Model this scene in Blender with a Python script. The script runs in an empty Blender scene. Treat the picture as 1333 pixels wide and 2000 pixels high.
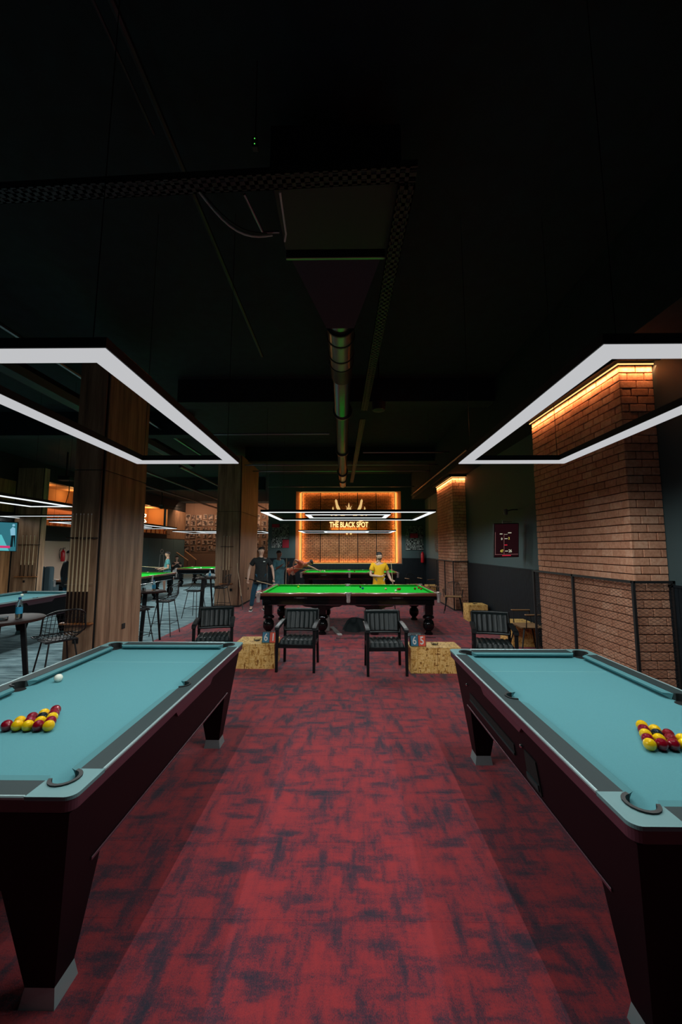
import bpy, bmesh, math, random
from mathutils import Vector, Matrix, Euler
random.seed(7)
C = bpy.context.scene.collection
SC = bpy.context.scene
PI = math.pi
R = math.radians

# ------------------------------------------------------------------ camera, world, exposure
EYE = Vector((0, 0, 1.78))
F_PX, VX, VY = 745.0, 676.0, 1072.0
pitch = math.atan((VY - 1000) / F_PX)
yaw = math.atan((VX - 666.5) * math.cos(pitch) / F_PX)
fw = Vector((-math.sin(yaw) * math.cos(pitch), math.cos(yaw) * math.cos(pitch), math.sin(pitch)))
rt = Vector((math.cos(yaw), math.sin(yaw), 0))
up = rt.cross(fw)
cam = bpy.data.cameras.new('camera')
cam.sensor_fit = 'AUTO'; cam.sensor_width = 36.0
cam.lens = F_PX / 2000 * 36.0
cam.clip_start = 0.05; cam.clip_end = 100
camo = bpy.data.objects.new('camera', cam); C.objects.link(camo)
camo.matrix_world = Matrix(((rt.x, up.x, -fw.x, EYE.x), (rt.y, up.y, -fw.y, EYE.y), (rt.z, up.z, -fw.z, EYE.z), (0, 0, 0, 1)))
SC.camera = camo
W = bpy.data.worlds.new('world'); SC.world = W; W.use_nodes = True
W.node_tree.nodes['Background'].inputs[0].default_value = (0.10, 0.45, 0.50, 1)
W.node_tree.nodes['Background'].inputs[1].default_value = 0.02
SC.view_settings.view_transform = 'Standard'
SC.view_settings.look = 'None'
SC.view_settings.exposure = 0.0
SC.view_settings.gamma = 1.0
SC.view_settings.use_curve_mapping = False
SC.cycles.max_bounces = 6
SC.cycles.sample_clamp_indirect = 3.0
LED = (0.93, 1.0, 0.99)
POOL_W, SNK_W = 152.0, 270.0        # watts per fixture

# ------------------------------------------------------------------ helpers
def tag(o, label=None, cat=None, group=None, kind=None):
    if label: o['label'] = label
    if cat: o['category'] = cat
    if group: o['group'] = group
    if kind: o['kind'] = kind
    return o

def empty(name, loc=(0, 0, 0), rz=0, label=None, cat=None, group=None, kind=None):
    o = bpy.data.objects.new(name, None); C.objects.link(o)
    o.location = loc; o.rotation_euler = (0, 0, rz); o.empty_display_size = 0.1
    return tag(o, label, cat, group, kind)

def copy_tree(o, parent=None):
    c = o.copy(); C.objects.link(c); c.parent = parent
    for ch in list(o.children): copy_tree(ch, c)
    return c

class MB:
    """collects shapes, builds one mesh"""
    def __init__(s): s.v = []; s.f = []; s.m = []
    def add(s, vs, fs, mi=0):
        n = len(s.v); s.v += [tuple(v) for v in vs]
        s.f += [tuple(n + i for i in f) for f in fs]; s.m += [mi] * len(fs); return s
    def box(s, x0, x1, y0, y1, z0, z1, mi=0, mat=None):
        vs = [Vector(p) for p in ((x0,y0,z0),(x1,y0,z0),(x1,y1,z0),(x0,y1,z0),(x0,y0,z1),(x1,y0,z1),(x1,y1,z1),(x0,y1,z1))]
        if mat: vs = [mat @ v for v in vs]
        return s.add(vs, [(0,3,2,1),(4,5,6,7),(0,1,5,4),(1,2,6,5),(2,3,7,6),(3,0,4,7)], mi)
    def rbox(s, x0, x1, y0, y1, z0, z1, c=0.006, mi=0, mat=None):
        """box with chamfered edges"""
        c = min(c, (x1-x0)*.49, (y1-y0)*.49, (z1-z0)*.49)
        X, Y, Z = (x0, x1), (y0, y1), (z0, z1); vs = []; idx = {}
        for i in (0,1):
            for j in (0,1):
                for k in (0,1):
                    for a in range(3):
                        p = [X[i], Y[j], Z[k]]
                        for b in range(3):
                            if b != a: p[b] += c * (1 if (i,j,k)[b] == 0 else -1)
                        idx[(i,j,k,a)] = len(vs); vs.append(Vector(p))
        fs = []
        def face(ax, side):
            o = [b for b in range(3) if b != ax]; q = []
            for (p, r_) in ((0,0),(1,0),(1,1),(0,1)):
                key = [0,0,0]; key[ax] = side; key[o[0]] = p; key[o[1]] = r_
                q.append(idx[(key[0],key[1],key[2],ax)])
            flip = (side == 0) ^ (ax == 1)
            return tuple(q[::-1]) if flip else tuple(q)
        for ax in range(3):
            for sd in (0,1): fs.append(face(ax, sd))
        for ax in range(3):   # edges along ax
            o = [b for b in range(3) if b != ax]
            for p in (0,1):
                for r_ in (0,1):
                    k0 = [0,0,0]; k0[o[0]] = p; k0[o[1]] = r_; k1 = list(k0); k1[ax] = 1
                    fs.append((idx[(*k0,o[0])], idx[(*k1,o[0])], idx[(*k1,o[1])], idx[(*k0,o[1])]))
        for i in (0,1):
            for j in (0,1):
                for k in (0,1): fs.append((idx[(i,j,k,0)], idx[(i,j,k,1)], idx[(i,j,k,2)]))
        if mat: vs = [mat @ v for v in vs]
        return s.add(vs, fs, mi)
    def prism(s, poly, z0, z1, mi=0, mat=None, axis='z'):
        """extrude a 2D polygon; axis z: poly is (x,y); y: (x,z); x: (y,z)"""
        n = len(poly)
        def P(a, b, c):
            return Vector((a,b,c)) if axis == 'z' else (Vector((a,c,b)) if axis == 'y' else Vector((c,a,b)))
        vs = [P(a,b,z0) for a,b in poly] + [P(a,b,z1) for a,b in poly]
        if mat: vs = [mat @ v for v in vs]
        fs = [tuple(range(n))[::-1], tuple(range(n, 2*n))] + [(i, (i+1) % n, n + (i+1) % n, n + i) for i in range(n)]
        return s.add(vs, fs, mi)
    def hull8(s, lo, hi, mi=0):
        """frustum from 4 low points to 4 high points"""
        return s.add(list(lo) + list(hi), [(0,3,2,1),(4,5,6,7),(0,1,5,4),(1,2,6,5),(2,3,7,6),(3,0,4,7)], mi)
    def tube(s, pts, r, n=8, mi=0, closed=False):
        pts = [Vector(p) for p in pts]; m = len(pts)
        rs = r if isinstance(r, (list, tuple)) else [r] * m
        base = len(s.v); prev = None
        for i, p in enumerate(pts):
            if closed: d = pts[(i+1) % m] - pts[i-1]
            else: d = pts[min(i+1, m-1)] - pts[max(i-1, 0)]
            if d.length < 1e-9: d = Vector((0,0,1))
            d.normalize()
            if prev is None:
                a = Vector((0,0,1)) if abs(d.z) < .9 else Vector((1,0,0)); a = (a - d * a.dot(d)).normalized()
            else: a = (prev - d * prev.dot(d)).normalized()
            prev = a; b = d.cross(a)
            for k in range(n):
                t = 2*PI*k/n; s.v.append(tuple(p + (a*math.cos(t) + b*math.sin(t)) * rs[i]))
        for i in range(m if closed else m-1):
            for k in range(n):
                i2 = (i+1) % m
                s.f.append((base+i*n+k, base+i*n+(k+1) % n, base+i2*n+(k+1) % n, base+i2*n+k)); s.m.append(mi)
        if not closed:
            s.f.append(tuple(base+k for k in range(n))[::-1]); s.f.append(tuple(base+(m-1)*n+k for k in range(n))); s.m += [mi, mi]
        return s
    def lathe(s, prof, cx=0, cy=0, n=20, mi=0, sx=1, sy=1):
        base = len(s.v); m = len(prof)
        for r, z in prof:
            for k in range(n):
                t = 2*PI*k/n; s.v.append((cx + r*sx*math.cos(t), cy + r*sy*math.sin(t), z))
        for i in range(m-1):
            for k in range(n):
                s.f.append((base+i*n+k, base+i*n+(k+1) % n, base+(i+1)*n+(k+1) % n, base+(i+1)*n+k)); s.m.append(mi)
        s.f.append(tuple(base+k for k in range(n))[::-1]); s.f.append(tuple(base+(m-1)*n+k for k in range(n))); s.m += [mi, mi]
        return s
    def sphere(s, c, r, n=16, m=10, mi=0, sz=1, sx=1, sy=1):
        prof = [(max(r*math.sin(PI*i/m), 1e-4), -r*sz*math.cos(PI*i/m)) for i in range(m+1)]
        q = MB().lathe(prof, 0, 0, n, mi, sx, sy)
        return s.add([(v[0]+c[0], v[1]+c[1], v[2]+c[2]) for v in q.v], q.f, mi)
    def grid(s, fn, nu, nv, mi=0):
        base = len(s.v)
        for i in range(nu+1):
            for j in range(nv+1): s.v.append(tuple(fn(i/nu, j/nv)))
        for i in range(nu):
            for j in range(nv):
                a = base + i*(nv+1) + j; s.f.append((a, a+nv+1, a+nv+2, a+1)); s.m.append(mi)
        return s
    def mesh(s, name, mats, smooth=False):
        me = bpy.data.meshes.new(name); me.from_pydata(s.v, [], s.f)
        for mt in (mats if isinstance(mats, (list, tuple)) else [mats]): me.materials.append(mt)
        me.polygons.foreach_set('material_index', s.m)
        if smooth: me.polygons.foreach_set('use_smooth', [True] * len(me.polygons))
        bm = bmesh.new(); bm.from_mesh(me); bmesh.ops.recalc_face_normals(bm, faces=bm.faces); bm.to_mesh(me); bm.free()
        if smooth:
            try: me.set_sharp_from_angle(angle=R(40))
            except Exception: pass
        me.update(); return me
    def build(s, name, mats, parent=None, smooth=False, loc=(0,0,0), rz=0, **kw):
        o = bpy.data.objects.new(name, s.mesh(name, mats, smooth)); C.objects.link(o)
        o.parent = parent; o.location = loc; o.rotation_euler = (0, 0, rz)
        return tag(o, **kw)

def link(name, me, parent=None, loc=(0,0,0), rot=(0,0,0)):
    o = bpy.data.objects.new(name, me); C.objects.link(o); o.parent = parent; o.location = loc; o.rotation_euler = rot
    return o

def text(name, body, size, loc, rot, mat, parent=None, extrude=0.002, sx=1.0, bold=0.0):
    cu = bpy.data.curves.new(name, 'FONT'); cu.body = body; cu.size = size; cu.extrude = extrude
    cu.offset = bold; cu.align_x = 'CENTER'; cu.align_y = 'CENTER'; cu.materials.append(mat); cu.resolution_u = 3
    t = bpy.data.objects.new(name, cu); C.objects.link(t)
    bpy.context.view_layer.update()
    me = bpy.data.meshes.new_from_object(t.evaluated_get(bpy.context.evaluated_depsgraph_get()))
    bpy.data.objects.remove(t); t = bpy.data.objects.new(name, me); C.objects.link(t)
    t.scale = (sx, 1, 1); t.location = loc; t.rotation_euler = rot; t.parent = parent
    return t

def strip_lamp(loc, direction, length, long_axis, watts, col, spread, parent, width=.02):
    ld = bpy.data.lights.new('strip_lamp', 'AREA'); ld.shape = 'RECTANGLE'; ld.size = length; ld.size_y = width
    ld.energy = watts; ld.color = col; ld.spread = R(spread)
    lo = bpy.data.objects.new('strip_lamp', ld); C.objects.link(lo)
    z_ = -Vector(direction).normalized(); x_ = Vector(long_axis).normalized(); x_ = (x_ - z_*x_.dot(z_)).normalized(); y_ = z_.cross(x_)
    lo.matrix_world = Matrix(((x_.x, y_.x, z_.x, loc[0]), (x_.y, y_.y, z_.y, loc[1]), (x_.z, y_.z, z_.z, loc[2]), (0, 0, 0, 1)))
    lo.parent = parent; return lo

# ------------------------------------------------------------------ materials
def nodes(name):
    m = bpy.data.materials.new(name); m.use_nodes = True
    nt = m.node_tree; return m, nt, nt.nodes['Principled BSDF']
def mat(name, col, rough=0.5, metal=0.0, spec=0.5, em=None, es=1.0, noise=0.0, nscale=30, bump=0.0, bscale=60, trans=0, coat=0):
    m, nt, b = nodes(name)
    b.inputs['Base Color'].default_value = (*col, 1); b.inputs['Roughness'].default_value = rough
    b.inputs['Metallic'].default_value = metal; b.inputs['Specular IOR Level'].default_value = spec
    if trans: b.inputs['Transmission Weight'].default_value = trans
    if coat: b.inputs['Coat Weight'].default_value = coat; b.inputs['Coat Roughness'].default_value = 0.08
    if em: b.inputs['Emission Color'].default_value = (*em, 1); b.inputs['Emission Strength'].default_value = es
    if noise or bump:
        g = nt.nodes.new('ShaderNodeNewGeometry')
    if noise:
        n = nt.nodes.new('ShaderNodeTexNoise'); n.inputs['Scale'].default_value = nscale; n.inputs['Detail'].default_value = 4
        r = nt.nodes.new('ShaderNodeValToRGB'); r.color_ramp.elements[0].position = .3; r.color_ramp.elements[1].position = .7
        r.color_ramp.elements[0].color = (*[c*(1-noise) for c in col], 1); r.color_ramp.elements[1].color = (*[min(1, c*(1+noise)) for c in col], 1)
        nt.links.new(g.outputs['Position'], n.inputs['Vector']); nt.links.new(n.outputs['Fac'], r.inputs[0]); nt.links.new(r.outputs[0], b.inputs['Base Color'])
    if bump:
        n2 = nt.nodes.new('ShaderNodeTexNoise'); n2.inputs['Scale'].default_value = bscale; n2.inputs['Detail'].default_value = 5
        bp = nt.nodes.new('ShaderNodeBump'); bp.inputs['Strength'].default_value = bump; bp.inputs['Distance'].default_value = 0.01
        nt.links.new(g.outputs['Position'], n2.inputs['Vector']); nt.links.new(n2.outputs['Fac'], bp.inputs['Height']); nt.links.new(bp.outputs[0], b.inputs['Normal'])
    return m
def emis(name, col, s):
    m, nt, b = nodes(name); b.inputs['Base Color'].default_value = (0, 0, 0, 1)
    b.inputs['Emission Color'].default_value = (*col, 1); b.inputs['Emission Strength'].default_value = s
    b.inputs['Specular IOR Level'].default_value = 0
    return m
def chain(nt, typ, **kw):
    n = nt.nodes.new(typ)
    for k, v in kw.items():
        if hasattr(n, k): setattr(n, k, v)
    return n
def mathn(nt, op, a, b_=None):
    n = nt.nodes.new('ShaderNodeMath'); n.operation = op
    for i, x in enumerate((a, b_)):
        if x is None: continue
        if isinstance(x, (int, float)): n.inputs[i].default_value = x
        else: nt.links.new(x, n.inputs[i])
    return n.outputs[0]
def ramp(nt, src, stops):
    r = nt.nodes.new('ShaderNodeValToRGB'); e = r.color_ramp.elements
    while len(e) < len(stops): e.new(0.5)
    for i, (p, c) in enumerate(stops): e[i].position = p; e[i].color = (*c, 1)
    nt.links.new(src, r.inputs[0]); return r.outputs[0]
def pos(nt, sc=(1,1,1), rot=(0,0,0), obj=False):
    if obj: g = nt.nodes.new('ShaderNodeTexCoord').outputs['Object']
    else: g = nt.nodes.new('ShaderNodeNewGeometry').outputs['Position']
    mp = nt.nodes.new('ShaderNodeMapping'); mp.inputs['Scale'].default_value = sc; mp.inputs['Rotation'].default_value = rot
    nt.links.new(g, mp.inputs['Vector']); return mp.outputs[0]
def noise(nt, vec, scale, detail=4, rough=.55):
    n = nt.nodes.new('ShaderNodeTexNoise'); n.inputs['Scale'].default_value = scale; n.inputs['Detail'].default_value = detail; n.inputs['Roughness'].default_value = rough
    nt.links.new(vec, n.inputs['Vector']); return n.outputs['Fac']
def mixc(nt, fac, a, b_):
    n = nt.nodes.new('ShaderNodeMix'); n.data_type = 'RGBA'
    for s_, x in ((n.inputs[0], fac), (n.inputs[6], a), (n.inputs[7], b_)):
        if isinstance(x, (int, float)): s_.default_value = x
        elif isinstance(x, tuple): s_.default_value = (*x, 1)
        else: nt.links.new(x, s_)
    return n.outputs[2]

def red_carpet():
    m, nt, b = nodes('red_carpet')
    h = noise(nt, pos(nt, (1.5, 4.6, 1)), 2.3, 3, .5)
    v = noise(nt, pos(nt, (4.6, 1.5, 1)), 2.3, 3, .5)
    big = noise(nt, pos(nt), 1.6, 2, .5)
    mx = mathn(nt, 'MAXIMUM', h, v)
    def addn(src, amp):
        return mathn(nt, 'ADD', mx, mathn(nt, 'MULTIPLY', mathn(nt, 'SUBTRACT', src, .5), amp))
    mx = addn(big, .30)
    fib = noise(nt, pos(nt, (1, .6, 1)), 230, 3, .7)
    mx = addn(noise(nt, pos(nt, (1.5, 14, 1)), 4, 3, .6), .20); mx = addn(noise(nt, pos(nt, (14, 1.5, 1)), 4, 3, .6), .20)
    mx = addn(noise(nt, pos(nt, (1.5, 1, 1)), 42, 3, .65), .26); mx = addn(fib, .55)
    col = ramp(nt, mx, [(.40, (.42, .042, .050)), (.53, (.29, .038, .052)), (.63, (.12, .036, .056)), (.77, (.034, .034, .054))])
    nt.links.new(col, b.inputs['Base Color']); b.inputs['Roughness'].default_value = .95; b.inputs['Specular IOR Level'].default_value = .15
    b.inputs['Sheen Weight'].default_value = .15
    bp = nt.nodes.new('ShaderNodeBump'); bp.inputs['Strength'].default_value = .6; bp.inputs['Distance'].default_value = .004
    nt.links.new(fib, bp.inputs['Height']); nt.links.new(bp.outputs[0], b.inputs['Normal'])
    return m
def grey_carpet():
    m, nt, b = nodes('grey_carpet')
    h = noise(nt, pos(nt, (.8, 5.5, 1)), 2.6, 5, .65)
    f = noise(nt, pos(nt), 120, 3, .7)
    s = mathn(nt, 'ADD', h, mathn(nt, 'MULTIPLY', mathn(nt, 'SUBTRACT', f, .5), .3))
    nt.links.new(ramp(nt, s, [(.35, (.07, .12, .135)), (.5, (.20, .31, .34)), (.66, (.38, .53, .56))]), b.inputs['Base Color'])
    b.inputs['Roughness'].default_value = .95; b.inputs['Specular IOR Level'].default_value = .1
    return m
def wood(name, c0, c1, c2, rough=.5, sc=(9, 9, .7)):
    m, nt, b = nodes(name)
    p = pos(nt, sc); a = noise(nt, p, 1.6, 6, .6)
    w = nt.nodes.new('ShaderNodeTexWave'); w.wave_type = 'RINGS'; w.rings_direction = 'SPHERICAL'
    w.inputs['Scale'].default_value = .55; w.inputs['Distortion'].default_value = 9; w.inputs['Detail'].default_value = 3; w.inputs['Detail Scale'].default_value = 1.2
    nt.links.new(pos(nt, (3.2, 3.2, .35)), w.inputs['Vector'])
    fine = noise(nt, pos(nt, (60, 60, 2.2)), 2.0, 3, .6)
    s = mathn(nt, 'ADD', mathn(nt, 'MULTIPLY', a, .70), mathn(nt, 'MULTIPLY', w.outputs['Fac'], .12))
    s = mathn(nt, 'ADD', s, mathn(nt, 'MULTIPLY', fine, .22))
    nt.links.new(ramp(nt, s, [(.34, c0), (.52, c1), (.72, c2)]), b.inputs['Base Color']); b.inputs['Roughness'].default_value = rough
    return m
def brick_mat(name, c0, c1, c2, bump=.8):
    m, nt, b = nodes(name)
    oi = nt.nodes.new('ShaderNodeObjectInfo')
    n1 = noise(nt, pos(nt), 26, 6, .7); n2 = noise(nt, pos(nt), 3.5, 2, .5)
    s = mathn(nt, 'ADD', mathn(nt, 'MULTIPLY', n1, .62), mathn(nt, 'MULTIPLY', n2, .25))
    s = mathn(nt, 'ADD', s, mathn(nt, 'MULTIPLY', oi.outputs['Random'], .17))
    nt.links.new(ramp(nt, s, [(.34, c0), (.54, c1), (.74, c2)]), b.inputs['Base Color'])
    b.inputs['Roughness'].default_value = .88; b.inputs['Specular IOR Level'].default_value = .2
    bp = nt.nodes.new('ShaderNodeBump'); bp.inputs['Strength'].default_value = bump; bp.inputs['Distance'].default_value = .006
    nt.links.new(noise(nt, pos(nt), 48, 6, .75), bp.inputs['Height']); nt.links.new(bp.outputs[0], b.inputs['Normal'])
    return m
def osb():
    m, nt, b = nodes('strand_board')
    p0 = pos(nt); n = nt.nodes.new('ShaderNodeTexNoise'); n.inputs['Scale'].default_value = 14; n.inputs['Detail'].default_value = 2
    nt.links.new(p0, n.inputs['Vector'])
    va = nt.nodes.new('ShaderNodeVectorMath'); va.operation = 'SCALE'; va.inputs['Scale'].default_value = .04; nt.links.new(n.outputs['Color'], va.inputs[0])
    vb = nt.nodes.new('ShaderNodeVectorMath'); vb.operation = 'ADD'; nt.links.new(p0, vb.inputs[0]); nt.links.new(va.outputs[0], vb.inputs[1])
    outs = []
    for sc, ro in (((62, 46, 17), (.3, .5, .2)), ((17, 28, 62), (.2, .5, .5))):
        mp = nt.nodes.new('ShaderNodeMapping'); mp.inputs['Scale'].default_value = sc; mp.inputs['Rotation'].default_value = ro; nt.links.new(vb.outputs[0], mp.inputs['Vector'])
        v = nt.nodes.new('ShaderNodeTexVoronoi'); v.inputs['Scale'].default_value = 1.0; nt.links.new(mp.outputs[0], v.inputs['Vector']); outs.append(v.outputs['Color'])
    sx = nt.nodes.new('ShaderNodeSeparateColor'); nt.links.new(outs[0], sx.inputs[0])
    sy = nt.nodes.new('ShaderNodeSeparateColor'); nt.links.new(outs[1], sy.inputs[0])
    pick = mathn(nt, 'GREATER_THAN', sx.outputs[1], .5)
    s = nt.nodes.new('ShaderNodeMix'); nt.links.new(pick, s.inputs[0]); nt.links.new(sx.outputs[0], s.inputs[2]); nt.links.new(sy.outputs[0], s.inputs[3])
    nt.links.new(ramp(nt, s.outputs[0], [(.0, (.24, .085, .012)), (.10, (.50, .23, .045)), (.32, (.76, .43, .11)), (1, (.95, .64, .24))]), b.inputs['Base Color'])
    b.inputs['Roughness'].default_value = .6
    return m
def wall_mat():
    m, nt, b = nodes('dark_wall_paint')
    f = noise(nt, pos(nt), 240, 2, .6)
    nt.links.new(ramp(nt, f, [(.3, (.038, .068, .073)), (.7, (.062, .102, .108))]), b.inputs['Base Color'])
    b.inputs['Roughness'].default_value = .7; return m

M = dict(
    carpet=red_carpet(), grey=grey_carpet(), wall=wall_mat(),
    ceil=mat('ceiling_black', (.004, .013, .017), .9, noise=.4, nscale=6),
    black=mat('matt_black', (.008, .009, .010), .6), darkpanel=mat('dark_panelling', (.009, .014, .018), .6, spec=.2, noise=.2, nscale=20),
    blackgloss=mat('gloss_black_lacquer', (.005, .006, .007), .14, spec=.3, coat=.15), blacksteel=mat('black_steel', (.012, .013, .014), .4, .3),
    oak=wood('oak_cladding', (.15, .082, .046), (.32, .185, .108), (.48, .30, .185)),
    oak2=wood('warm_wood_panel', (.16, .07, .025), (.30, .14, .055), (.42, .21, .09)),
    brick=brick_mat('red_brick', (.46, .195, .110), (.66, .330, .205), (.82, .50, .34)), brickdark=brick_mat('amber_wall_brick', (.10, .038, .018), (.27, .11, .05), (.42, .20, .10)),
    mortar=mat('mortar', (.035, .024, .022), .95, bump=.5), backing=mat('brick_backing', (.014, .008, .006), .95),
    cloth=mat('blue_green_cloth', (.100, .290, .320), .9, spec=.15, noise=.05, nscale=300), cushion=mat('cushion_cloth', (.085, .235, .255), .85, spec=.15),
    linecloth=mat('chalk_line', (.24, .50, .52), .9),
    rail=mat('charcoal_laminate', (.024, .042, .044), .6, spec=.25, noise=.12, nscale=500), plate=mat('silver_laminate', (.15, .30, .31), .45, spec=.35), silver=mat('brushed_silver', (.38, .52, .53), .38, .55),
    maroon=mat('maroon_laminate', (.090, .030, .046), .38), cab=mat('dark_maroon_laminate', (.0045, .0024, .0040), .5, spec=.14), cabend=mat('black_laminate', (.006, .004, .005), .5),
    rubber=mat('black_rubber', (.010, .012, .012), .55), hole=mat('pocket_dark', (.002, .002, .002), .9),
    green=mat('snooker_cloth', (.004, .46, .028), .9, spec=.1), greenc=mat('snooker_cushion', (.004, .36, .024), .85, spec=.1),
    railwood=mat('rail_wood', (.20, .075, .040), .25, coat=.4), brass=mat('aged_metal', (.45, .38, .32), .35, .8), chrome=mat('chrome', (.6, .62, .63), .15, 1.0),
    net=mat('pocket_leather', (.50, .46, .44), .7), white=mat('white_plastic', (.75, .76, .74), .4),
    yball=mat('yellow_ball', (.85, .50, .004), .07, coat=.5), rball=mat('red_ball', (.22, .002, .010), .07, coat=.5), bball=mat('black_ball', (.008, .012, .012), .07, coat=.5),
    wball=mat('white_ball', (.82, .82, .70), .08, coat=.5), sred=mat('snooker_red', (.45, .03, .015), .1), sblue=mat('snooker_blue', (.01, .06, .25), .1), spink=mat('snooker_pink', (.75, .38, .25), .1), sgreen=mat('snooker_lime', (.45, .60, .03), .1), sbrown=mat('snooker_brown', (.16, .05, .01), .1),
    leather=mat('black_leather', (.010, .017, .018), .36, spec=.38, bump=.15, bscale=220), frame=mat('black_wood_frame', (.006, .008, .009), .4, spec=.25),
    osb=osb(), glass=mat('glass', (.9, .95, .95), .03, trans=1.0), blueplastic=mat('blue_bottle', (.05, .32, .55), .12, trans=.5),
    alum=mat('galvanised_duct', (.22, .23, .23), .28, .95), plenum=mat('plenum_sheet', (.020, .018, .024), .5, .3), tray=mat('cable_tray', (.028, .028, .029), .45, .5),
    cue=mat('ash_cue', (.62, .46, .28), .3), cuebutt=mat('cue_butt', (.018, .009, .007), .2, coat=.5), cuerack=mat('rack_wood', (.32, .11, .03), .4),
    red=mat('red_enamel', (.42, .004, .012), .25), fabricgrey=mat('grey_sofa', (.045, .075, .088), .9), beige=mat('beige_wall', (.52, .36, .27), .9),
    skin=mat('skin', (.48, .27, .19), .55), skin2=mat('skin_dark', (.16, .075, .05), .55), skinp=mat('skin_pale', (.58, .36, .27), .55),
    hair=mat('dark_hair', (.012, .009, .008), .7), tblack=mat('black_cotton', (.010, .013, .014), .9, noise=.3, nscale=25), jeans=mat('blue_jeans', (.008, .055, .095), .9, noise=.3, nscale=30),
    ljeans=mat('pale_jeans', (.35, .42, .45), .9), yellow=mat('mustard_cotton', (.80, .42, .008), .9), coral=mat('coral_cotton', (.62, .16, .09), .9, noise=.25, nscale=14), robe=mat('teal_robe', (.07, .20, .235), .9, noise=.25, nscale=9),
    tealshirt=mat('teal_print_cotton', (.08, .26, .27), .9, noise=.5, nscale=30), eye=mat('eye_white', (.7, .7, .68), .3), lip=mat('lip', (.32, .12, .10), .5),
    led=emis('led_diffuser', (.96, .97, 1.0), .55), ledfar=emis('led_diffuser_far', (.90, .97, 1.0), 1.1),
    amber=emis('amber_led', (1.0, .50, .12), 1.5), amber2=emis('amber_cove_led', (1.0, .50, .16), 1.7), copper=mat('copper_reveal', (.30, .12, .055), .45, .3),
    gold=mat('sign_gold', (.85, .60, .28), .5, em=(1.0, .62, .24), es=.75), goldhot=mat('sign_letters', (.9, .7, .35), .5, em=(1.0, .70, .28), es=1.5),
    poster=mat('poster_black', (.012, .016, .018), .6), ink=mat('poster_ink', (.50, .53, .53), .7), inkdim=mat('poster_ink_dim', (.22, .25, .25), .7), inkred=mat('poster_red', (.30, .006, .025), .7),
    blueflap=mat('blue_flap', (.008, .17, .28), .45), redflap=mat('orange_flap', (.72, .06, .016), .45), seatwood=mat('pale_wood_seat', (.45, .25, .12), .45),
    bottleglow=mat('amber_bottle_glow', (.40, .13, .03), .15, em=(1, .3, .08), es=.10), wirewhite=mat('white_line', (.62, .66, .66), .5),  # amber bottles emit faintly: the shelf light's glow is put into their material
    grn=mat('grey_pad', (.10, .13, .14), .5), cover=mat('grey_cover', (.025, .038, .042), .75, bump=.6, bscale=12), tablewood=mat('dark_table_top', (.030, .014, .011), .6, spec=.2), clearblue=mat('clear_bottle', (.70, .90, .95), .05, trans=1.0),
)

# ------------------------------------------------------------------ room shell
XR, YB, XL, ZC = 3.6, 17.3, -12.1, 5.2
CE = -3.75                       # edge between the red and the grey carpet
floor = MB().box(CE, XR, -2.5, YB, -.1, -.006).build('floor', M['carpet'], kind='structure', label='red and navy patterned carpet floor in the middle of the hall', cat='floor')
tile = MB().rbox(-.2449, .2449, -.2449, .2449, -.006, 0, .0007).mesh('carpet_tile', M['carpet'])
nx = 15
for i in range(nx):
    for j in range(20):
        x = XR - .245 - i*.49; y = .30 + j*.49
        o = link('carpet_tile', tile, floor, (x, y, 0), (0, 0, (PI/2)*((i+j) % 2)))
MB().box(CE, XR, .055+20*.49, YB, -.006, 0).build('carpet_field', M['carpet'], floor)
MB().box(CE, XR, -2.5, .055, -.006, 0).build('carpet_field', M['carpet'], floor)
g = MB().box(XL, CE, -2.5, 30, -.1, 0).box(CE, XR, YB+.3, 30, -.1, 0).build('floor', M['grey'], kind='structure', label='grey streaked carpet floor of the left hall', cat='floor')
MB().box(XL-2, XR+1, -2.5, 30, ZC, ZC+.1).build('ceiling', M['ceil'], kind='structure', label='black painted concrete ceiling', cat='ceiling')

wr = MB().box(XR, XR+.2, -2.5, YB+.2, 0, ZC).build('wall_right', M['wall'], kind='structure', label='dark grey-green painted right wall', cat='wall')
mb = MB()
y = -2.45
while y < YB-.03:
    mb.box(XR-.018, XR, y, y+.041, 0, 1.36); y += .048
mb.box(XR-.028, XR, -2.5, YB, 1.36, 1.385)
mb.build('ribbed_wainscot', M['darkpanel'], wr, kind='stuff')
wb = MB().box(-3.53, XR+.2, YB+.26, YB+.4, 0, ZC).box(-3.53, -2.28, YB, YB+.26, 0, ZC).box(2.51, XR, YB, YB+.26, 0, ZC).box(-2.28, 2.51, YB, YB+.26, 0, 1.12).box(-2.28, 2.51, YB, YB+.26, 4.40, ZC)
wb = wb.build('wall_back', M['wall'], kind='structure', label='dark back wall holding the lit brick panel', cat='wall')
mb = MB(); x = -3.5
while x < XR-.06:
    mb.box(x, x+.05, YB-.02, YB, 0, 1.10 if -2.28 < x < 2.51 else 1.34); x += .065
mb.box(-3.53, -2.28, YB-.026, YB, 1.34, 1.365); mb.box(2.51, XR-.03, YB-.026, YB, 1.34, 1.365)
mb.build('ribbed_wainscot', M['darkpanel'], wb, kind='stuff')
# beams and soffit
MB().box(-3.4, XR, 7.4, 7.75, 4.72, ZC).box(-3.4, XR, 12.6, 12.9, 4.72, ZC).box(-12, -3.9, 9.2, 9.5, 4.6, ZC).box(-12, -3.9, 18, 18.3, 4.6, ZC).build('trim_1', M['ceil'], kind='structure', label='black downstand beams crossing the ceiling', cat='beam')
MB().box(2.98, XR, 6.6, YB, 4.0, ZC).box(2.98, XR, -2.5, 6.6, 4.0, ZC).build('trim_2', M['ceil'], kind='structure', label='black boxed soffit above the right wall and its brick pillars', cat='soffit')

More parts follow.
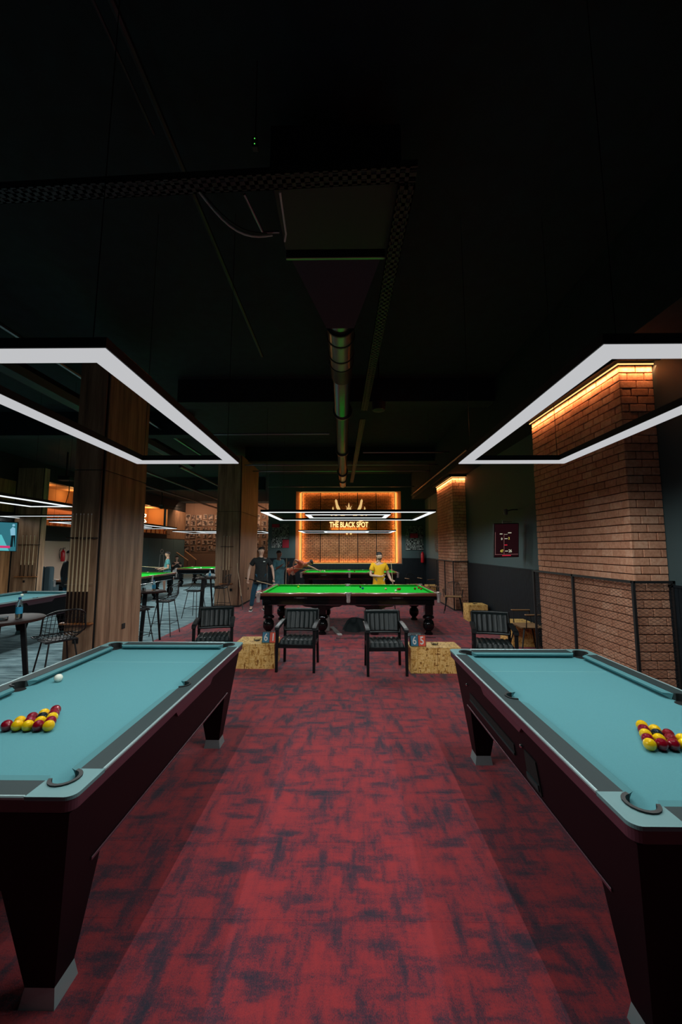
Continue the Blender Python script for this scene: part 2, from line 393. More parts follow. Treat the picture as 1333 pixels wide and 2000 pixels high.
# ------------------------------------------------------------------ lamps
def led_fixture(label, group, x0, x1, y0, y1, z, watts, mt, dz_near=0.0, inner=None, w=.12, cables=True, lamps=True):
    """rectangular hanging light frame; dz_near lifts the near side"""
    cx, cy = (x0+x1)/2, (y0+y1)/2
    t = empty('frame_light', (cx, cy, z), 0, label, 'light', group)
    tilt = math.atan2(dz_near, (y1-y0)); t.rotation_euler = (-tilt, 0, 0)
    rects = [(x0-cx, x1-cx, y0-cy, y1-cy, 0.0)]
    if inner: rects.append((inner[0]-cx, inner[1]-cx, inner[2]-cy, inner[3]-cy, 0.0))
    h = MB(); d = MB()
    for a, b_, c, e, zz in rects:
        def ring(m, z0, z1, ins, mi=0):
            A, B, Cc, D = a+ins, b_-ins, c+ins, e-ins; ww = w-2*ins
            for k, (p, q) in enumerate((((A,Cc),(B,Cc)), ((B,Cc),(B,D)), ((B,D),(A,D)), ((A,D),(A,Cc)))):
                inn = [(A+ww, Cc+ww), (B-ww, Cc+ww), (B-ww, D-ww), (A+ww, D-ww)]
                i0, i1 = inn[k], inn[(k+1) % 4]
                m.prism([p, q, i1, i0], z0, z1)
        ring(h, 0.004, .05, 0); ring(d, -.004, .004, .006)
    h.build('housing', M['black'], t); d.build('diffuser', mt, t)
    if cables:
        for sx in (x0-cx+.1, x1-cx-.1):
            for sy in (y0-cy+.06, y1-cy-.06): MB().tube([(sx, sy, .045), (sx, sy, ZC-z)], .0025, 5).build('suspension_cable', M['blacksteel'], t)
    if lamps:
        pts = []; nl, ns = 5, 2
        L_, S_ = (y1-y0, x1-x0)
        if S_ > L_:
            for i in range(nl):
                xx = x0 + (i+.5)*(x1-x0)/nl; pts += [(xx, y0+w/2), (xx, y1-w/2)]
            for i in range(ns):
                yy = y0 + (i+.5)*(y1-y0)/ns; pts += [(x0+w/2, yy), (x1-w/2, yy)]
        else:
            for i in range(nl):
                yy = y0 + (i+.5)*(y1-y0)/nl; pts += [(x0+w/2, yy), (x1-w/2, yy)]
            for i in range(ns):
                xx = x0 + (i+.5)*(x1-x0)/ns; pts += [(xx, y0+w/2), (xx, y1-w/2)]
        for (px, py) in pts:
            ld = bpy.data.lights.new('led_module', 'SPOT'); ld.energy = watts/len(pts); ld.color = LED
            ld.spot_size = R(179); ld.spot_blend = 0.52; ld.shadow_soft_size = 0.0
            lo = bpy.data.objects.new('led_module', ld); C.objects.link(lo); lo.parent = t
            lo.location = (px-cx, py-cy, -.012)
    return t
GP = 'rectangular light frames hanging over the tables'
led_fixture('large glowing rectangular light frame hanging over the near left pool table', GP, -2.01, -1.02, 1.535, 3.58, 2.612, POOL_W, M['led'], .035)
led_fixture('large glowing rectangular light frame over the near right pool table, before the brick pillar', GP, 1.09, 2.12, 1.55, 3.66, 2.622, POOL_W, M['led'], .035)
led_fixture('double rectangular light frame above the central green snooker table', GP, -1.75, 1.84, 7.75, 10.05, 2.53, SNK_W, M['ledfar'], inner=(-.90, .99, 8.35, 9.35))
led_fixture('double light frame above the rear snooker table, in front of the lit brick panel', GP, -1.88, 1.98, 15.0, 16.9, 2.48, SNK_W*.85, M['ledfar'], inner=(-.9, .95, 15.5, 16.4))
led_fixture('slim light frame over the left hall pool table, cut by the photo edge', GP, -6.35, -5.45, 5.4, 7.55, 2.62, POOL_W*1.1, M['ledfar'])
led_fixture('double light frame over the long snooker table behind the wood pillars', GP, -8.6, -6.5, 10.9, 14.6, 2.55, SNK_W*1.5, M['ledfar'], inner=(-8.1, -7.0, 11.8, 13.7))
led_fixture('light frame over the farthest snooker table, before the framed photo wall', GP, -8.2, -3.9, 17.9, 20.2, 2.60, SNK_W*1.5, M['ledfar'], inner=(-7.3, -4.8, 18.5, 19.6))
led_fixture('small light frame far left beyond the first wood pillar', GP, -12.0, -9.2, 12.9, 14.3, 2.9, 20, M['ledfar'])

# ------------------------------------------------------------------ brick pillars
BW, BH, GAP, BD = .20, .0835, .010, .03
def brick_mesh(w, h=BH):
    return MB().rbox(-w/2, w/2, 0, BD, -h/2, h/2, .005).mesh('brick', M['brick'])
BM = {}
def bmesh_for(w):
    k = round(w, 3)
    if k not in BM: BM[k] = brick_mesh(k)
    return BM[k]
def brick_run(width, row):
    """bricks (centre u, w) along a face for this course"""
    out = []; u = 0.0; off = [0, .5, .18, .68][row % 4] * BW
    first = off if off > .04 else 0
    if first: out.append((first/2, first-GAP)); u = first
    while u < width - .03:
        w = min(BW, width-u)
        if width - (u+w) < .035: w = width-u
        out.append((u+w/2, w-GAP)); u += w
    return out
def brick_faces(parent, faces, z0, z1, limit):
    """faces: list of (origin xy, direction xy, outward normal xy, width, priority)"""
    lst = []
    rows = int((z1-z0)/(BH+GAP))
    rnd = random.Random(3)
    for fi, (o, d, nrm, wd) in enumerate(faces):
        ang = math.atan2(d[1], d[0])
        for r in range(rows):
            z = z0 + (r+.5)*(BH+GAP)
            for u, w in brick_run(wd, r + (1 if fi % 2 else 0)):
                jit = rnd.uniform(-.003, .004)
                p = (o[0]+d[0]*u+nrm[0]*(jit-0), o[1]+d[1]*u+nrm[1]*jit, z)
                lst.append((p, ang, w, abs(p[0])*0+math.hypot(p[0], p[1]) + (0 if p[2] < 3.6 else -1)))
    lst.sort(key=lambda q: q[3])
    for p, ang, w, _ in lst[:limit]:
        link('brick', bmesh_for(w), parent, p, (0, 0, ang))
    if len(lst) > limit:
        mb = MB()
        for p, ang, w, _ in lst[limit:]:
            mt = Matrix.Translation(p) @ Matrix.Rotation(ang, 4, 'Z'); mb.rbox(-w/2, w/2, 0, BD, -BH/2, BH/2, .005, mat=mt)
        mb.build('brickwork', M['brick'], parent, kind='stuff')
def brick_pillar(y0, y1, label, stiles):
    X0, X1, ZT = 3.2, XR, 3.93
    p = empty('brick_pillar', (0, 0, 0), 0, label, 'pillar', 'brick pillars along the right wall', 'structure')
    MB().box(X0+.035, X1, y0+.035, y1-.035, 0, ZT).build('core', M['mortar'], p)
    # side face looks to -x, front face to -y, back face to +y
    brick_faces(p, [((X0+.008, y1), (0, -1), (-1, 0), y1-y0), ((X0+.0, y0+.008), (1, 0), (0, -1), X1-X0)], 0, ZT, 296)
    # fix: bricks extend outward from the origin line towards the core
    # wire mesh guard
    H = 1.43; off = .05
    fr = MB(); xs = X0-off; ys = y0-off
    w = .028
    fr.box(xs-w/2, xs+w/2, ys, y1+off, H-w, H).box(xs-w/2, xs+w/2, ys, y1+off, 0, w)
    fr.box(xs, X1, ys-w/2, ys+w/2, H-w, H).box(xs, X1, ys-w/2, ys+w/2, 0, w)
    fr.box(xs, X1, y1+off-w/2, y1+off+w/2, H-w, H)
    for yy in [ys, y1+off] + stiles: fr.box(xs-w/2, xs+w/2, yy-w/2, yy+w/2, 0, H)
    fr.box(X1-w, X1, ys-w/2, ys+w/2, 0, H)
    fr.build('guard_frame', M['black'], p)
    wm = MB(); s = .075; t = .0016; KZ = .52; Y0, Y1 = ys, y1+off
    def diag(len_, put):
        k = -H/KZ
        while k < len_:
            for sg in (1, -1):
                a0, a1 = max(0, k), min(len_, k+H/KZ)
                if a1 > a0 + .02:
                    z0_, z1_ = (a0-k)*KZ, (a1-k)*KZ
                    if sg < 0: z0_, z1_ = H-z0_, H-z1_
                    put(a0, z0_, a1, z1_)
            k += s
    def bar(p0, p1, n):
        p0, p1 = Vector(p0), Vector(p1); d = (p1-p0).normalized(); q = d.cross(n)*t; nn = n*t
        wm.add([p0-q, p0+q, p0+nn, p1-q, p1+q, p1+nn], [(0,1,4,3), (1,2,5,4), (2,0,3,5)])
    diag(Y1-Y0, lambda a, b_, c, d: bar((xs, Y0+a, b_), (xs, Y0+c, d), Vector((-1,0,0))))
    diag(X1-xs, lambda a, b_, c, d: bar((xs+a, ys, b_), (xs+c, ys, d), Vector((0,-1,0))))
    diag(X1-xs, lambda a, b_, c, d: bar((xs+a, Y1, b_), (xs+c, Y1, d), Vector((0,1,0))))
    wm.build('wire_mesh', M['black'], p, kind='stuff')
    # cove strip along the head of the bricks
    MB().box(X0-.016, X0-.006, y0-.016, y1+.03, 3.926, 3.940).build('cove_strip', M['amber2'], p); MB().box(X0-.005, X1, y0-.016, y0-.006, 3.926, 3.940).build('cove_strip', M['amber2'], p)
    strip_lamp((X0-.045, (y0+y1)/2, 3.90), (1.1, 0, -1), y1-y0, (0, 1, 0), 9, (1, .42, .17), 100, p); strip_lamp(((X0+X1)/2, y0-.045, 3.90), (0, 1.1, -1), X1-X0, (1, 0, 0), 1.8, (1, .42, .17), 100, p)
    MB().box(X0-.12, X1, y0-.12, y1+.12, 3.965, 4.0).box(X0-.12, X0-.10, y0-.12, y1+.12, 3.93, 3.965).box(X0-.12, X1, y0-.12, y0-.10, 3.93, 3.965).build('cove_hood', M['ceil'], p)
    return p
brick_pillar(4.33, 6.45, 'large brick pillar behind the near right pool table, with mesh guard', [5.40])
brick_pillar(11.38, 13.35, 'smaller, farther brick pillar beyond the wall scoreboard', [12.3])

# ------------------------------------------------------------------ wood clad pillars
def wood_pillar(x0, x1, y0, y1, label, seam, socket_front=None, socket_side=None, front_only=False):
    p = empty('wood_pillar', (0,0,0), 0, label, 'pillar', 'wood clad pillars', 'structure')
    ZT = 4.75; g_ = .012
    MB().box(x0+.02, x1-.02, y0+.02, y1-.02, 0, ZT).build('core', M['black'], p)
    for a, b_ in ((.05, seam-g_/2), (seam+g_/2, ZT)):
        MB().rbox(x0+.01, x1-.035, y0, y0+.02, a, b_, .003).build('wood_panel', M['oak'], p)
        MB().rbox(x1-.02, x1, y0+.035, y1-.01, a, b_, .003).build('wood_panel', M['oak'], p)
    if socket_front: 
        sx, sz = socket_front; MB().rbox(sx-.04, sx+.04, y0-.012, y0, sz-.04, sz+.04, .004).build('power_socket', M['black'], p)
    if socket_side:
        sy, sz = socket_side; MB().rbox(x1, x1+.012, sy-.04, sy+.04, sz-.04, sz+.04, .004).build('power_socket', M['black'], p)
    return p
wood_pillar(-3.80, -3.37, 5.2, 6.33, 'nearest wood clad pillar with a rack of six cues', 2.88, (-3.62, .56), (5.86, .62))
wood_pillar(-4.07, -3.30, 11.9, 14.2, 'second wood clad pillar behind the man in black', 2.95, (-3.55, .52), (13.0, .45))
wood_pillar(-12.08, -11.10, 13.7, 13.98, 'farthest left wood clad pillar beside the television', 3.4, (-11.55, .62))
MB().box(-3.86, -3.35, 5.18, 6.35, 0, .05).box(-4.09, -3.28, 11.88, 14.22, 0, .05).build('baseboard_left', M['black'], kind='structure', label='black plinth skirting round the wood pillars', cat='baseboard')

def cue_mesh(L=1.46):
    return (MB().tube([(0,0,0), (0,0,.02), (0,0,L*.28)], [.0145, .0145, .0125], 8, 1).tube([(0,0,L*.28), (0,0,L-.02)], [.0125, .0055], 8, 0).tube([(0,0,L-.02), (0,0,L)], [.0055, .005], 8, 2)).mesh('cue', [M['cue'], M['cuebutt'], M['white']], True)
CUE = cue_mesh()
def cue_rack(x, y, zb, n, sp, label, hasbase=True, z2=None):
    t = empty('cue_rack', (x, y, zb), 0, label, 'cue rack', 'wall cue racks on the wood pillars')
    w = (n+1)*sp/2
    if hasbase: MB().rbox(-w-.02, w+.02, -.09, 0, -.025, 0, .008).build('base_shelf', M['cuerack'], t)
    m = MB().rbox(-w-.01, w+.01, -.025, 0, 1.12, 1.135, .004)
    for k in range(n+1):
        u = -w + sp*.0 + (k+.5-.0)*sp*.999 - .0
        if k <= n: m.rbox(-w+.004+k*(2*w-.008)/n-.007, -w+.004+k*(2*w-.008)/n+.007, -.075, -.02, 1.118, 1.137, .004)
    m.build('upper_clip_rail', M['cuebutt'], t)
    m = MB().rbox(-w, w, -.05, -.04, .50, .506, .002)
    m.build('hoop', M['chrome'], t)
    return t
GC = 'pool cues standing in the racks'
def rack_cues(x, y, zb, n, sp, labels, skip=()):
    for k in range(n):
        if k in skip: continue
        o = link('cue', CUE, None, (x + (k-(n-1)/2)*sp, y-.055, zb+.001), (0, R(random.uniform(-.3, .3)), 0))
        tag(o, labels[k] if k < len(labels) else labels[-1], 'cue', GC)
ordn = ['leftmost', 'second from the left', 'third from the left', 'fourth from the left', 'fifth from the left', 'rightmost']
cue_rack(-3.60, 5.2, .80, 6, .055, 'cue rack with orange-brown shelf on the nearest wood pillar')
rack_cues(-3.60, 5.2, .80, 6, .052, ['pale cue, %s of six in the nearest pillar rack' % s for s in ordn])
cue_rack(-3.70, 11.9, .72, 4, .075, 'dark cue rack on the second wood pillar behind the man in black')
rack_cues(-3.70, 11.9, .72, 3, .09, ['leftmost cue of three in the second pillar rack', 'middle cue of three in the second pillar rack', 'right cue of three in the second pillar rack'])
cue_rack(-11.45, 13.7, .80, 5, .13, 'cue rack with orange shelf on the farthest left wood pillar')
rack_cues(-11.45, 13.7, .80, 4, .14, ['%s cue of four in the far left pillar rack' % s for s in ('leftmost', 'second', 'third', 'rightmost')])
lc = link('cue', CUE, None, (-3.02, 11.35, .012), (R(-21.5), R(-15), 0)); tag(lc, 'single cue leaning alone against the second wood pillar', 'cue')

# ------------------------------------------------------------------ pool tables
def arc(cx, cy, r, a0, a1, n):
    return [(cx + r*math.cos(R(a0+(a1-a0)*i/n)), cy + r*math.sin(R(a0+(a1-a0)*i/n))) for i in range(n+1)]
def pool_table(cx, cy, Wd, L, label, return_side=0, rz=0.0):
    t = empty('pool_table', (cx, cy, 0), rz, label, 'pool table', 'blue-green cloth pool tables')
    hx, hy = Wd/2, L/2; rw = .105; zt = .862; zb = .822; q = .185   # q: corner plate size
    ix, iy = hx-rw, hy-rw
    pr = .058                                                       # pocket radius
    # corner plates
    for sx in (1, -1):
        for sy in (1, -1):
            pc = (ix-.012, iy-.012)
            poly = [(hx, iy-.08), (hx, hy-.04)] + arc(hx-.04, hy-.04, .04, 0, 90, 8)[1:] + [(ix-.08, hy), (ix-.08, iy+.002)]
            poly += arc(pc[0], pc[1], pr, 160, -70, 10) + [(ix+.002, iy-.08)]
            m = MB().prism([(a*sx, b_*sy) for a, b_ in poly], .850, zt+.002); m.build('corner_plate', M['plate'], t)
            lip = MB().prism([(a*sx, b_*sy) for a, b_ in arc(pc[0], pc[1], pr+.002, 168, -78, 12) + arc(pc[0], pc[1], pr-.012, -78, 168, 12)], .80, zt+.008)
            lip.build('pocket_lip', M['rubber'], t, True)
    # side rails with centre pocket notch
    for sx in (1, -1):
        pc = (ix+.028, 0)
        poly = [(ix, -iy+.055+.02), (ix+.02, -iy+.055), (hx-.014, -(iy-q+rw)), (hx-.014, (iy-q+rw)), (ix+.02, iy-.055), (ix, iy-.055-.02)] + [(a, b_) for a, b_ in arc(pc[0], 0, .056, 120, -120, 12) if 1] 
        poly = [(ix, -iy+.08), (hx-.014, -(iy-q+rw)), (hx-.014, (iy-q+rw)), (ix, iy-.08)]
        c2 = (ix+.004, 0)
        poly += [(ix, .055)] + arc(c2[0], 0, .052, 86, -86, 10) + [(ix, -.055)]
        MB().prism([(a*sx, b_) for a, b_ in poly], .81, zt).build('rail', M['rail'], t)
        MB().prism([(a*sx, b_) for a, b_ in arc(c2[0], 0, .0535, 96, -96, 12) + arc(c2[0], 0, .043, -96, 96, 12)], .80, zt+.006).build('pocket_lip', M['rubber'], t, True)
    for sy in (1, -1):
        poly = [(-ix+.08, iy), (-(ix-q+rw), hy-.014), ((ix-q+rw), hy-.014), (ix-.08, iy)]
        MB().prism([(a, b_*sy) for a, b_ in poly], .81, zt).build('rail', M['rail'], t)
    # silver edging
    e = MB(); w = .014
    for sx in (1, -1): e.rbox(min(sx*hx, sx*(hx-w)), max(sx*hx, sx*(hx-w)), -iy+.081, iy-.081, .850, zt+.003, .004)
    for sy in (1, -1): e.rbox(-ix+.081, ix-.081, min(sy*hy, sy*(hy-w)), max(sy*hy, sy*(hy-w)), .850, zt+.003, .004)
    e.build('edge_trim', M['silver'], t)
    # cushions
    cw = .045
    def cushion(a0, a1, horizontal, s):
        n0 = .045; m = MB()
        def P(u, v, z):   # u along, v outward distance from centre
            return (u, v*s, z) if horizontal else (v*s, u, z)
        base = iy if horizontal else ix
        pts = []
        for u, us in ((a0, 1), (a1, -1)):
            pts += [P(u, base, zt-.002), P(u+us*n0*.7, base-cw, zt-.006), P(u+us*n0*.8, base-cw+.004, zt-.018), P(u+us*n0*.2, base-.006, zb)]
        m.add(pts, [(0,1,2,3), (4,7,6,5), (0,4,5,1), (1,5,6,2), (2,6,7,3), (3,7,4,0)]); return m
    for sy in (1, -1): cushion(-ix+.065, ix-.065, True, sy).build('cushion', M['cushion'], t)
    for sx in (1, -1):
        cushion(-iy+.065, -.06, False, sx).build('cushion', M['cushion'], t)
        cushion(.06, iy-.065, False, sx).build('cushion', M['cushion'], t)
    MB().box(-ix-.01, ix+.01, -iy-.01, iy+.01, .795, zb).build('cloth_bed', M['cloth'], t)
    ln = MB().box(-ix+.05, ix-.05, iy*.60, iy*.60+.004, zb, zb+.0006); ln.build('baulk_line', M['linecloth'], t)
    for sx in (1, -1):
        for sy in (1, -1): MB().lathe([(pr-.013, zb+.0008), (pr-.013, zb+.001)], sx*(ix-.012), sy*(iy-.012), 16).build('pocket_hole', M['hole'], t)
        MB().lathe([(.042, zb+.0008), (.042, zb+.001)], sx*(ix+.004), 0, 16).build('pocket_hole', M['hole'], t)
    # maroon apron band
    a = MB(); wv = .006
    po = []; pi_ = []
    for (qx, qy, a0) in ((1, 1, 0), (-1, 1, 90), (-1, -1, 180), (1, -1, 270)):
        po += arc(qx*(hx-.043), qy*(hy-.043), .040, a0, a0+90, 6)
    pi_ = [(p_[0]*(hx-.05)/hx, p_[1]*(hy-.05)/hy) for p_ in po]
    for k in range(len(po)):
        k2 = (k+1) % len(po); a.prism([po[k], po[k2], pi_[k2], pi_[k]], .808, .850)
    a.build('apron_band', M['maroon'], t)
    # cabinet with tapering sides
    tx, ty = hx-.035, hy-.035; bx, by = hx-.085, hy-.115
    zj = .47
    def lerp(z): f = (z-.08)/(.785-.08); return (hx-.132)+((hx-.035)-(hx-.132))*f, (hy-.155)+((hy-.035)-(hy-.155))*f
    tx, ty = lerp(.785); jx, jy = lerp(zj); fx, fy = lerp(.055)
    MB().hull8([(-jx,-jy,zj),(jx,-jy,zj),(jx,jy,zj),(-jx,jy,zj)], [(-tx,-ty,.785),(tx,-ty,.785),(tx,ty,.785),(-tx,ty,.785)]).box(-tx+.002, tx-.002, -ty+.002, -iy-.012, .785, .808).box(-tx+.002, tx-.002, iy+.012, ty-.002, .785, .808).box(-tx+.002, -ix-.012, -iy-.012, iy+.012, .785, .808).box(ix+.012, tx-.002, -iy-.012, iy+.012, .785, .808).build('cabinet', M['cab'], t)
    for sx in (1, -1): MB().rbox(min(sx*jx, sx*(jx+.006)), max(sx*jx, sx*(jx+.006)), -jy+.16, jy-.16, zj-.010, zj+.004, .002).build('lower_edge_trim', M['maroon'], t)
    for sx in (1, -1):
        for sy in (1, -1):
            lx, ly = .24, .16; bxw, byw = .115, .105
            lo = [(sx*fx, sy*fy), (sx*(fx-bxw), sy*fy), (sx*(fx-bxw), sy*(fy-byw)), (sx*fx, sy*(fy-byw))]
            hi = [(sx*jx, sy*jy), (sx*(jx-lx), sy*jy), (sx*(jx-lx), sy*(jy-ly-.07)), (sx*jx, sy*(jy-ly-.07))]
            lg = MB().hull8([(x_, y_, .055) for x_, y_ in lo], [(x_, y_, zj) for x_, y_ in hi]).build('leg', M['cab'], t)
            f0 = .014
            x0_, x1_ = sorted((fx-bxw-f0, fx+f0)); y0_, y1_ = sorted((fy-byw-f0, fy+f0))
            x0i, x1i, y0i, y1i = fx-bxw-.002, fx+.002, fy-byw-.002, fy+.002
            MB().hull8([(sx*a_, sy*b_, 0.0) for a_, b_ in ((x0_,y0_),(x1_,y0_),(x1_,y1_),(x0_,y1_))], [(sx*a_, sy*b_, .068) for a_, b_ in ((x0i,y0i),(x1i,y0i),(x1i,y1i),(x0i,y1i))]).build('foot_cap', M['silver'], lg)
    # plate under the centre pocket on both sides
    for sx in (1, -1):
        m = MB(); pts = [(-.34, .812), (.34, .812), (.28, .752), (-.28, .752)]
        vs = []
        for off_ in (0, .014):
            for (yy, zz) in pts: vs.append((sx*(lerp(zz)[0] + off_), yy + .05, zz))
        m.add(vs, [(0,1,2,3), (4,7,6,5), (0,4,5,1), (1,5,6,2), (2,6,7,3), (3,7,4,0)]); m.build('pocket_plate', M['maroon'], t)
    if return_side:
        s = return_side
        def side_panel(y0, y1, z0, z1, off_, name, mt, slant=0):
            vs = []
            for o_ in (0, off_):
                for yy, zz in ((y0, z0), (y1, z0), (y1-slant, z1), (y0+slant, z1)): vs.append((s*(lerp(zz)[0]+o_), yy, zz))
            return MB().add(vs, [(0,1,2,3), (4,7,6,5), (0,4,5,1), (1,5,6,2), (2,6,7,3), (3,7,4,0)]).build(name, mt, t)
        side_panel(-.08, .74, .560, .615, .006, 'ball_return_slot', M['hole'])
        side_panel(-.08, .74, .552, .566, .012, 'return_ledge', M['rail'])
        side_panel(-.37, -.22, .495, .66, .006, 'coin_tray_opening', M['hole'], .01)
        side_panel(-.36, -.23, .515, .545, .014, 'coin_slide', M['rail'])
        for yy in (.78, -.20):
            MB().sphere((s*(lerp(.665)[0]+.004), yy, .665), .012, 10, 6).build('lock', M['chrome'], t, True)
    return t
pool_table(-1.673, 2.68, 1.325, 2.37, 'near left pool table with a white cue ball by the far side', 0)
pool_table(1.572, 2.50, 1.245, 2.26, 'near right pool table with a ball return slot in its side, before the brick pillar', -1)
pool_table(-6.42, 7.25, 1.30, 2.3, 'distant pool table in the left hall, partly hidden by the first wood pillar', 0)

BR = .0275
ball_me = {k: MB().sphere((0,0,0), BR, 24, 14).mesh('ball', M[k], True) for k in ('yball', 'rball', 'bball', 'wball')}
names = {'yball': ('yellow_ball', 'yellow'), 'rball': ('red_ball', 'dark red'), 'bball': ('black_ball', 'black')}
def rack(ax, ay, rows, where, zc, sp=.056, skew=0):
    rown = ['apex', 'second row', 'third row', 'fourth row', 'base row']
    for r, row in enumerate(rows):
        for i, k in enumerate(row):
            x = ax + (i - r/2)*sp; y = ay - r*sp*.866
            o = link(names[k][0], ball_me[k], None, (x, y, zc+BR), (random.random()*3, random.random()*3, 0))
            posn = ['first', 'second', 'third', 'fourth', 'fifth'][i]
            tag(o, '%s pool ball, %s from left in the %s of the %s rack' % (names[k][1], posn, rown[r], where) if r else '%s pool ball at the far apex of the %s rack' % (names[k][1], where), 'ball', 'balls racked on the %s pool table' % where)
Y_, R_, B_ = 'yball', 'rball', 'bball'
rack(-1.685, 2.290, [[R_], [Y_, R_], [R_, B_, Y_], [Y_, R_, Y_, R_], [R_, Y_, Y_, R_, Y_]], 'left', .822)
rack(1.565, 2.135, [[Y_], [R_, Y_], [Y_, B_, R_], [R_, Y_, R_, Y_], [Y_, R_, R_, Y_, R_]], 'right', .822)
tag(link('cue_ball', ball_me['wball'], None, (-2.085, 2.84, .822+BR)), 'white cue ball near the far cushion of the left pool table', 'ball')
tag(link('cue_ball', ball_me['wball'], None, (-6.55, 7.75, .822+BR)), 'white cue ball on the distant left hall pool table', 'ball')

# ------------------------------------------------------------------ snooker tables
def leg_profile():
    return [(.085, .0), (.085, .035), (.06, .05), (.055, .075), (.085, .10), (.115, .15), (.12, .21), (.105, .27), (.07, .31), (.085, .325), (.115, .335), (.12, .36), (.10, .385), (.075, .40), (.075, .41)]
def snooker_table(cx, cy, label, rz=0, L=3.84, Wd=2.0, detail=True, brand=True):
    t = empty('snooker_table', (cx, cy, 0), rz, label, 'snooker table', 'green cloth snooker tables')
    hx, hy = L/2, Wd/2; rw = .10; ix, iy = hx-rw, hy-rw; zt = .865; zb = .825
    for sy in (1, -1): MB().rbox(-hx+.09, -.05, min(sy*hy, sy*iy), max(sy*hy, sy*iy), .80, zt, .012).rbox(.05, hx-.09, min(sy*hy, sy*iy), max(sy*hy, sy*iy), .80, zt, .012).build('side_rail', M['railwood'], t)
    for sx in (1, -1): MB().rbox(min(sx*hx, sx*ix), max(sx*hx, sx*ix), -hy+.09, hy-.09, .80, zt, .012).build('end_rail', M['railwood'], t)
    MB().box(-ix-.01, ix+.01, -iy-.01, iy+.01, .78, zb).build('cloth_bed', M['green'], t)
    cw = .05
    def cush(a0, a1, hor, s):
        base = iy if hor else ix; n0 = .05
        P = (lambda u, v, z: (u, v*s, z)) if hor else (lambda u, v, z: (v*s, u, z))
        pts = []
        for u, us in ((a0, 1), (a1, -1)): pts += [P(u, base, zt-.002), P(u+us*n0*.6, base-cw, zt-.006), P(u+us*n0*.6, base-cw+.004, zt-.016), P(u+us*.01, base-.004, zb)]
        return MB().add(pts, [(0,1,2,3), (4,7,6,5), (0,4,5,1), (1,5,6,2), (2,6,7,3), (3,7,4,0)]).build('cushion', M['greenc'], t)
    for sy in (1, -1): cush(-ix+.06, -.06, True, sy); cush(.06, ix-.06, True, sy)
    for sx in (1, -1): cush(-iy+.06, iy-.06, False, sx)
    # frame
    MB().rbox(-hx+.03, hx-.03, -hy+.03, hy-.03, .725, .80, .006).build('apron', M['blackgloss'], t)
    MB().rbox(-hx+.12, hx-.12, -hy+.10, hy-.10, .60, .725, .006).build('underframe', M['blackgloss'], t)
    if detail:
        for sy in (1, -1):
            yy = sy*(hy-.13)
            for c in (-.55, .55):
                poly = [(c-.42, .60), (c+.42, .60), (c+.36, .575), (c+.24, .565), (c+.10, .50), (c-.10, .50), (c-.24, .565), (c-.36, .575)]
                MB().prism(poly, yy-.03, yy+.03, axis='y').build('bracket', M['blackgloss'], t)
        MB().tube([(-hx+.25, -hy+.085, .615), (hx-.3, -hy+.085, .615)], .009, 8).build('hanging_rest', M['chrome'], t, True)
    # pockets
    for (px, py) in [(sx*(ix+.035), sy*(iy+.035)) for sx in (1, -1) for sy in (1, -1)] + [(0, sy*(iy+.045)) for sy in (1, -1)]:
        k = MB().lathe([(.052, zb+.001), (.052, zb+.003)], px*(ix-.005)/(ix+.035), py*(iy-.005)/(iy+.04), 14).build('pocket_mouth', M['hole'], t)
        MB().tube([(px + .062*math.cos(a), py + .062*math.sin(a), zt+.002) for a in [math.atan2(py, px if abs(px) > .1 else 0) + R(d) for d in range(-115, 116, 23)]], .013, 7).build('pocket_iron', M['brass'], t, True)
        MB().lathe([(.018, .66), (.036, .67), (.042, .71), (.038, .755), (.046, .80), (.060, .855)], px*1.012, py*1.03, 12).build('pocket_net', M['net'], t, True)
    legs = [(sx*a, sy*(hy-.16)) for sx in (1, -1) for a in (.55, hx-.24) for sy in (1, -1)]
    for (lx, ly) in legs:
        lg = MB().lathe(leg_profile(), lx, ly, 20).build('leg', M['blackgloss'], t, True)
        MB().rbox(lx-.085, lx+.085, ly-.085, ly+.085, .41, .62, .008).build('leg_block', M['blackgloss'], lg)
    if brand:
        for sx in (-1, 1):
            MB().rbox(sx*1.0-.14, sx*1.0+.14, -hy+.024, -hy+.03, .745, .78, .001).build('name_plate', M['blacksteel'], t)
            text('maker_name', 'RASSON', .034, (sx*1.0, -hy+.022, .762), (R(90), 0, 0), M['inkdim'], t, .001, 1.25, .0006)
    return t
snooker_table(.048, 9.04, 'central green snooker table with balls spread over it', .004)
snooker_table(.14, 15.95, 'rear snooker table just before the lit brick panel', 0)
snooker_table(-7.65, 13.2, 'long snooker table in the left hall where the man in teal plays', PI/2, brand=False)
snooker_table(-6.15, 19.05, 'farthest snooker table before the framed photo wall', 0, brand=False)

